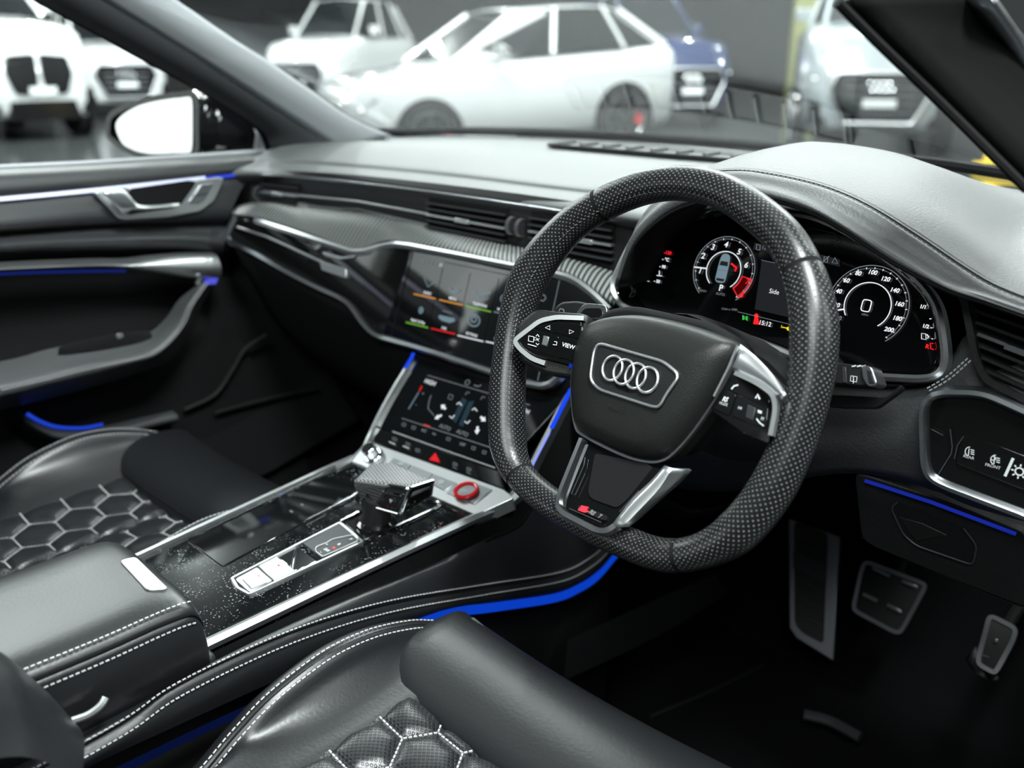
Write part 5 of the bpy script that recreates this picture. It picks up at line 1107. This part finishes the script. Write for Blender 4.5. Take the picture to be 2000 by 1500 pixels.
# lower spoke with its badge
LS = Plane(W0-WU*.09+WN*.0, (1, 0, 0), WU*.085-WN*.024)
lso = [LS(*p) for p in ((1134, 858), (1092, 965), (1087, 990), (1098, 1005), (1165, 1042), (1190, 1046), (1215, 1030), (1255, 985), (1345, 914), (1308, 914), (1250, 900), (1190, 882))]
ins = [LS.off(.0)(*p) for p in ((1140, 862), (1100, 970), (1098, 985), (1106, 997), (1168, 1028), (1184, 1030), (1200, 1018), (1240, 960), (1296, 915), (1250, 905), (1190, 888))]
plate('lower_spoke', [p-LS.n*.003 for p in rnd(ins, .004, 3)], LS.n, .012, PIANO, sw, bevel=.001)
sweep('spoke_trim', rnd([LS(1138, 858), LS(1095, 965), LS(1091, 990), LS(1102, 1003), LS(1168, 1037), LS(1188, 1038), LS(1207, 1025)], .006, 4, False), [(-.0035, -.005), (.0035, -.005), (.0028, .003), (-.002, .004)], ALUD, sw, N=LS.n)
loft('spoke_trim', [[LS.off(.002)(1204, 1026), LS.off(.002)(1240, 978), LS.off(.002)(1275, 945), LS.off(.002)(1304, 914)], [LS.off(.004)(1210, 1030), LS.off(.004)(1250, 990), LS.off(.004)(1288, 950), LS.off(.004)(1312, 914)], [LS.off(-.012)(1238, 1012), LS.off(-.012)(1285, 970), LS.off(-.012)(1325, 936), LS.off(-.012)(1346, 915)]], ALU, sw, n=3, m=2, thick=.004)
plate('spoke_opening', rnd([LS.off(-.0015)(*p) for p in ((1162, 885), (1260, 905), (1276, 912), (1225, 975), (1205, 992), (1155, 974), (1148, 962))], .004, 3), LS.n, .002, SOFT, sw, bevel=0)
line('opening_edge', [LS.off(.0)(*p) for p in ((1143, 893), (1140, 910), (1116, 965), (1124, 966), (1143, 925))], .0008, ALUD, sw, LS.n); line('opening_edge', [LS.off(.0)(*p) for p in ((1248, 958), (1210, 1000))], .0008, ALUD, sw, LS.n)
bd = plate('badge', [LS.off(.0)(*p) for p in ((1128, 988), (1136, 986), (1186, 1008), (1184, 1016), (1176, 1016), (1128, 996))], LS.n, .003, SOFT, sw, bevel=.0005)
plate('badge_red', [LS.off(.0012)(*p) for p in ((1128, 996), (1136, 987), (1150, 990), (1146, 996), (1152, 1000), (1140, 1001))], LS.n, .001, PRINTR, bd, bevel=0)
ptext('RS', 1156, 1001, 8, LS.off(.0012), ALU, bd, shear=.3, rot=-R(8), bold=.0004); ptext('7', 1171, 1008, 8, LS.off(.0012), ALU, bd, shear=.3, bold=.0003); line('badge_rule', [LS.off(.0012)(1112, 993), LS.off(.0012)(1174, 1020)], .0009, ALUD, bd, LS.n)
# shift paddles
PD = WP.off(-.022)
for nm, q, q2 in (('shift_paddle', ((1118, 622), (1136, 597), (1146, 592), (1180, 595), (1186, 603), (1184, 624)), ((1128, 620), (1142, 602), (1174, 602), (1178, 620))), ('shift_paddle', ((1534, 732), (1545, 708), (1554, 705), (1562, 720), (1562, 774), (1552, 772)), ((1540, 734), (1549, 716), (1556, 730), (1556, 764)))):
    pd = plate(nm, rnd([PD(*p) for p in q], .004, 3), WN, .005, ALUD, sw, bevel=.001); plate('paddle_inlay', rnd([PD.off(.001)(*p) for p in q2], .003, 2), WN, .002, PIANO, pd, bevel=0)

# ------------------------------------------------------------------ parked cars and things in the showroom
CGLASS = mat('dark car glass', (.01, .012, .013), .05, coat=.5)
CGLASSL = mat('pale car glass', (.16, .19, .19), .08, coat=.5)
TYRE = mat('tyre', (.008, .008, .008), .7)
GLOSSB = mat('gloss black', (.008, .008, .009), .12)
LAMP = glow('car lamp', (.95, 1, 1), 3.0)
LAMPD = mat('headlamp lens', (.30, .34, .36), .08, coat=.6)
SILV = mat('plate white', (.75, .78, .78), .5)
def paint(n, c): return mat(n, c, .22, coat=1.0)
def car(name, label, front, heading, pt, belt=1.0, roof=1.45, L_=4.45, hood=.95, wr=.34, grille='wide', lamps=True, tilt=0.0, hw=.92, rim=None, glass=None, group=None, zs=1.0):
    """front: ground point under the nose; heading: unit vector the nose points to"""
    hx = V((heading[0], heading[1], 0)).normalized(); lt = V((-hx.y, hx.x, 0))          # lt = to the car's left
    fx = (hx+V((0, 0, tilt))).normalized()
    t = thing(name, label, 'car', V(front)-hx*2.2, group)
    def P(s, y, z): return V(front)-fx*s+lt*y+V((0, 0, z*zs))
    gls = glass or CGLASS
    St = [(-.02, .60, .66, .30), (.06, .74, .80, .24), (.30, .86, hood-.06, .20), (.85, hw-.01, hood, .20), (1.35, hw, hood+.05, .20), (1.9, hw, belt-.02, .20), (2.8, hw, belt, .20), (3.5, hw, belt+.01, .20), (4.05, hw-.03, belt+.01, .22), (L_-.08, hw-.10, belt-.02, .28), (L_, hw-.22, belt-.2, .36)]
    rows = []
    for s, h, zt, zb in St:
        hm = (zb+zt)/2
        half = [(0, zb), (h*.88, zb), (h*.985, zb+.12), (h*1.01, hm), (h*.995, zt-.16), (h*.955, zt-.06), (h*.84, zt-.005), (h*.4, zt+.025), (0, zt+.03)]
        pr = half+[(-y, z) for y, z in half[-2:0:-1]]+[half[0]]
        rows.append([P(s, y, z) for y, z in pr])
    v = []; f = []; m = len(rows[0])-1
    rows = [list(r[:-1]) for r in rows]; cols = [crom(c, 3) for c in zip(*rows)]; rows = list(zip(*cols))
    for r in rows: v += list(r)
    for i in range(len(rows)-1):
        for j in range(m): f.append([i*m+j, i*m+(j+1) % m, (i+1)*m+(j+1) % m, (i+1)*m+j])
    f += [list(range(m-1, -1, -1)), [(len(rows)-1)*m+k for k in range(m)]]
    make('body', v, f, pt, t, smooth=60)
    # glass house
    base = [(1.25, .70, belt-.02), (2.0, .84, belt), (3.4, .84, belt+.01), (L_-.12, .66, belt)]
    top = [(2.05, .58, roof-.02), (2.6, .64, roof), (3.2, .63, roof-.01), (L_-.75, .55, roof-.07)]
    gr = [[P(s, y, z) for s, y, z in base], [P(s, y, z) for s, y, z in top], [P(s, -y, z) for s, y, z in top], [P(s, -y, z) for s, y, z in base]]
    vv = gr[0]+gr[1]+gr[2]+gr[3]; ff = []
    for a in range(3):
        for k in range(3): ff.append([a*4+k, a*4+k+1, a*4+5+k, a*4+4+k])
    ff += [[0, 4, 8, 12], [3, 7, 11, 15]]
    make('windows', vv, ff, gls, t, smooth=0)
    rf = [[P(s, y, z+.012) for s, y, z in top], [P(s-.05*(k == 0), 0, z+.045) for k, (s, y, z) in enumerate(top)], [P(s, -y, z+.012) for s, y, z in top]]
    loft('roof', rf, pt, t, n=3, m=3, thick=.02)
    for sd in (1, -1):
        for a, b, r_ in ((base[0], top[0], .035), (base[1], top[1], .022), (base[2], top[2], .03), (base[3], top[3], .06)):
            if a is base[1]: a, b, r_ = (2.42, .845, belt), (2.55, .64, roof), .03
            tube('roof_pillar', [P(a[0], sd*a[1], a[2]), P(b[0], sd*b[1], b[2])], r_, pt, t, 6)
        loft('side_mirror', [[P(1.75+dx, sd*(.88+dy), belt+.02+dz) for dy in (0, .1, .2)] for dx, dz in ((0, .06), (-.10, .12), (-.08, .0), (0, .0))], pt, t, n=2, m=2, thick=.02)
        for s in (.86, L_-.85):
            c = P(s, sd*hw*.90, wr/zs)
            ax = lt*sd
            def ringp(r, d, n=28): return [c+ax*d+hx*(r*math.cos(q))+V((0, 0, 1))*(r*math.sin(q)) for q in [i*2*math.pi/n for i in range(n)]]
            plate('wheel_arch', ringp(wr*1.13, hw*.125), ax, .05, GLOSSB, t, bevel=0)
            w_ = plate('wheel', ringp(wr, hw*.14), ax, .2, TYRE, t, bevel=.02)
            for k in range(5):
                q = k*2*math.pi/5+.3; e = hx*math.cos(q)+V((0, 0, 1))*math.sin(q)
                a_, b_ = bar(c+ax*(hw*.15), c+ax*(hw*.15)+e*wr*.7, .05, .03, ax); make('spoke', a_, b_, rim or ALUD, w_, smooth=0)
            tube('rim', ringp(wr*.72, hw*.145)+ringp(wr*.72, hw*.145)[:1], .018, rim or ALUD, w_, 6)
            plate('brake_caliper', [c+ax*(hw*.146)+hx*x+V((0, 0, z)) for x, z in ((-.22, -.08), (-.14, -.06), (-.14, .08), (-.22, .1))], ax, .01, PRINTR, w_, bevel=0)
        # lamps
        hl = [P(.16, sd*.50, .64), P(.20, sd*.80, .68), P(.34, sd*.86, .78), P(.12, sd*.55, .73)]
        n_ = (hx+lt*sd*.5+V((0, 0, .25))).normalized()
        hp = plate('headlamp', [p+n_*.06 for p in hl], n_, .1, LAMPD, t, bevel=.01)
        if lamps:
            tube('daylight_strip', [hl[0]+n_*.065, hl[1]+n_*.065], .016, LAMP, hp, 6); plate('lamp_unit', disc(hl[1].lerp(hl[3], .45)+n_*.07, .04, n_, 12), n_, .02, LAMP, hp, bevel=0)
        plate('side_intake', [p+hx*.07 for p in (P(.08, sd*.60, .24), P(.14, sd*.86, .28), P(.14, sd*.84, .50), P(.08, sd*.66, .46))], hx, .1, GLOSSB, t, bevel=.01)
    if grille == 'wide':
        g = [P(-.02, y, z) for y, z in ((-.52, .74), (.52, .74), (.62, .60), (.42, .30), (-.42, .30), (-.62, .60))]
        gp_ = plate('grille', [p+hx*.035 for p in g], hx, .1, GLOSSB, t, bevel=.01)
        tube('grille_frame', rnd([p+hx*.04 for p in g], .04, 3)+rnd([p+hx*.04 for p in g], .04, 3)[:1], .016, ALU, gp_, 6)
        for k in range(4): a_, b_ = bar(P(-.06, -.42, .40+.07*k), P(-.06, .42, .40+.07*k), .012, .01, hx); make('grille_bar', a_, b_, ALUD, gp_, smooth=0)
        for k in range(4): tube('grille_ring', disc(P(-.065, -.12+.08*k, .62), .05, hx, 16)+disc(P(-.065, -.12+.08*k, .62), .05, hx, 16)[:1], .009, CHROME, gp_, 6)
    else:
        for sd in (1, -1):
            g = rnd([P(-.03, sd*y, z) for y, z in ((.04, .82), (.44, .80), (.50, .64), (.38, .44), (.08, .44), (.03, .60))], .06, 3)
            gp_ = plate('kidney_grille', [p+hx*.03 for p in g], hx, .1, GLOSSB, t, bevel=.01)
            for k in range(4): a_, b_ = bar(P(-.065, sd*(.10+.05*k), .50), P(-.065, sd*(.10+.05*k), .74), .012, .01, hx); make('grille_bar', a_, b_, GLOSSB, gp_, smooth=0)
        plate('lower_intake', [p+hx*.04 for p in (P(-.02, -.55, .20), P(-.02, .55, .20), P(-.02, .48, .38), P(-.02, -.48, .38))], hx, .1, GLOSSB, t, bevel=.01)
    plate('number_plate', [P(-.085, y, z) for y, z in ((-.2, .44), (.2, .44), (.2, .51), (-.2, .51))], hx, .02, SILV, t, bevel=0)
    return t, P
def gp(px, d, z=0.0):
    """ground point seen under column px at depth d"""
    r_ = ray(px, 400); p = CAM+r_*d; return V((p.x, p.y, z))
def facing(px): r_ = ray(px, 400); return -V((r_.x, r_.y, 0)).normalized()
def turn(v, deg): a = R(deg); return V((v.x*math.cos(a)-v.y*math.sin(a), v.x*math.sin(a)+v.y*math.cos(a), 0))
# white car across the front, nose to the passenger side
f_, r_ = gp(838, 10.0, .0), gp(1204, 11.2, .0)
hd = (f_-r_).normalized(); sx = V((-hd.y, hd.x, 0))
side = 1 if (CAM-f_).dot(sx) > 0 else -1
front = f_-sx*side*.83+hd*.86
WHITEP = paint('white car paint', (.62, .64, .64))
car('parked_car', 'white parked car seen side on through the middle of the windscreen', front, hd, WHITEP, belt=1.12, roof=1.60, L_=.86+(f_-r_).length+.85, hood=1.04, wr=.36, glass=CGLASS, tilt=-.055)
car('parked_car', 'white parked car with tall black twin grille outside the passenger window', gp(118, 14.5), turn(facing(118), 22), paint('white paint', (.62, .64, .64)), belt=1.22, roof=1.7, hood=1.12, wr=.40, grille='twin', hw=.92, zs=1.55)
car('parked_car', 'white parked car with ringed wide grille behind the door mirror', gp(280, 19.5), turn(facing(280), 12), paint('white paint', (.62, .64, .64)), belt=1.05, roof=1.5, hood=1.0, wr=.38, zs=1.45)
car('parked_car', 'black parked car at the edge of the passenger window', gp(-40, 24), turn(facing(20), -25), BLACKPAINT, belt=1.15, roof=1.6, hood=1.05, wr=.36)
car('parked_car', 'dark blue parked car with lit lamps behind the white side-on car', gp(1335, 16.5), turn(facing(1335), 28), paint('dark blue paint', (.012, .022, .07)), belt=1.15, roof=1.65, hood=1.1, wr=.38, zs=1.4)
car('parked_car', 'silver grey parked car with wide grille and bright number plate beside the pillar', gp(1690, 12.0), turn(facing(1690), 6), paint('silver paint', (.30, .33, .35)), belt=1.2, roof=1.65, hood=1.14, wr=.38, hw=.99, zs=1.4)
car('parked_car', 'white parked car deep in the hall behind the grey windscreen pillar', gp(600, 19.5), turn(facing(600), -30), paint('white paint', (.74, .76, .76)), belt=1.1, roof=1.6, hood=1.05, wr=.38, zs=1.5)
p_ = gp(1540, 20.0)
v, f = boxd(p_+V((0, 0, 3.1)), .55, .55, 6.2, Matrix.Rotation(R(35), 3, 'Z')); o = struct(make('column_1', v, f, mat('olive pillar', (.16, .17, .06), .7), smooth=0))
bp_ = gp(1946, 10.3)
t = thing('barrier_foot', 'yellow barrier foot on the showroom floor beyond the bonnet', 'barrier', bp_)
YEL = mat('yellow plastic', (.85, .6, .01), .5)
v, f = boxd(bp_+V((0, 0, .04)), .60, .40, .10, Matrix.Rotation(R(20), 3, 'Z')); make('base', v, f, YEL, t, bevel=.02)
make('wedge', [bp_+V((x, y, z)) for x, y, z in ((-.2, -.14, .1), (.2, -.14, .1), (.2, .14, .1), (-.2, .14, .1), (-.1, -.03, .42), (-.02, -.03, .42), (-.02, .03, .42), (-.1, .03, .42))], [[0, 1, 2, 3], [4, 5, 6, 7], [0, 1, 5, 4], [1, 2, 6, 5], [2, 3, 7, 6], [3, 0, 4, 7]], YEL, t, bevel=.01)
# ------------------------------------------------------------------ lettering becomes mesh
bpy.context.view_layer.update()
dg = bpy.context.evaluated_depsgraph_get()
for o in [q for q in COL.objects if q.type == 'FONT']:
    me = bpy.data.meshes.new_from_object(o.evaluated_get(dg)); nm = o.name; par = o.parent; mt = o.matrix_local.copy()
    bpy.data.objects.remove(o)
    q = bpy.data.objects.new(nm, me); COL.objects.link(q); q.parent = par; q.matrix_local = mt
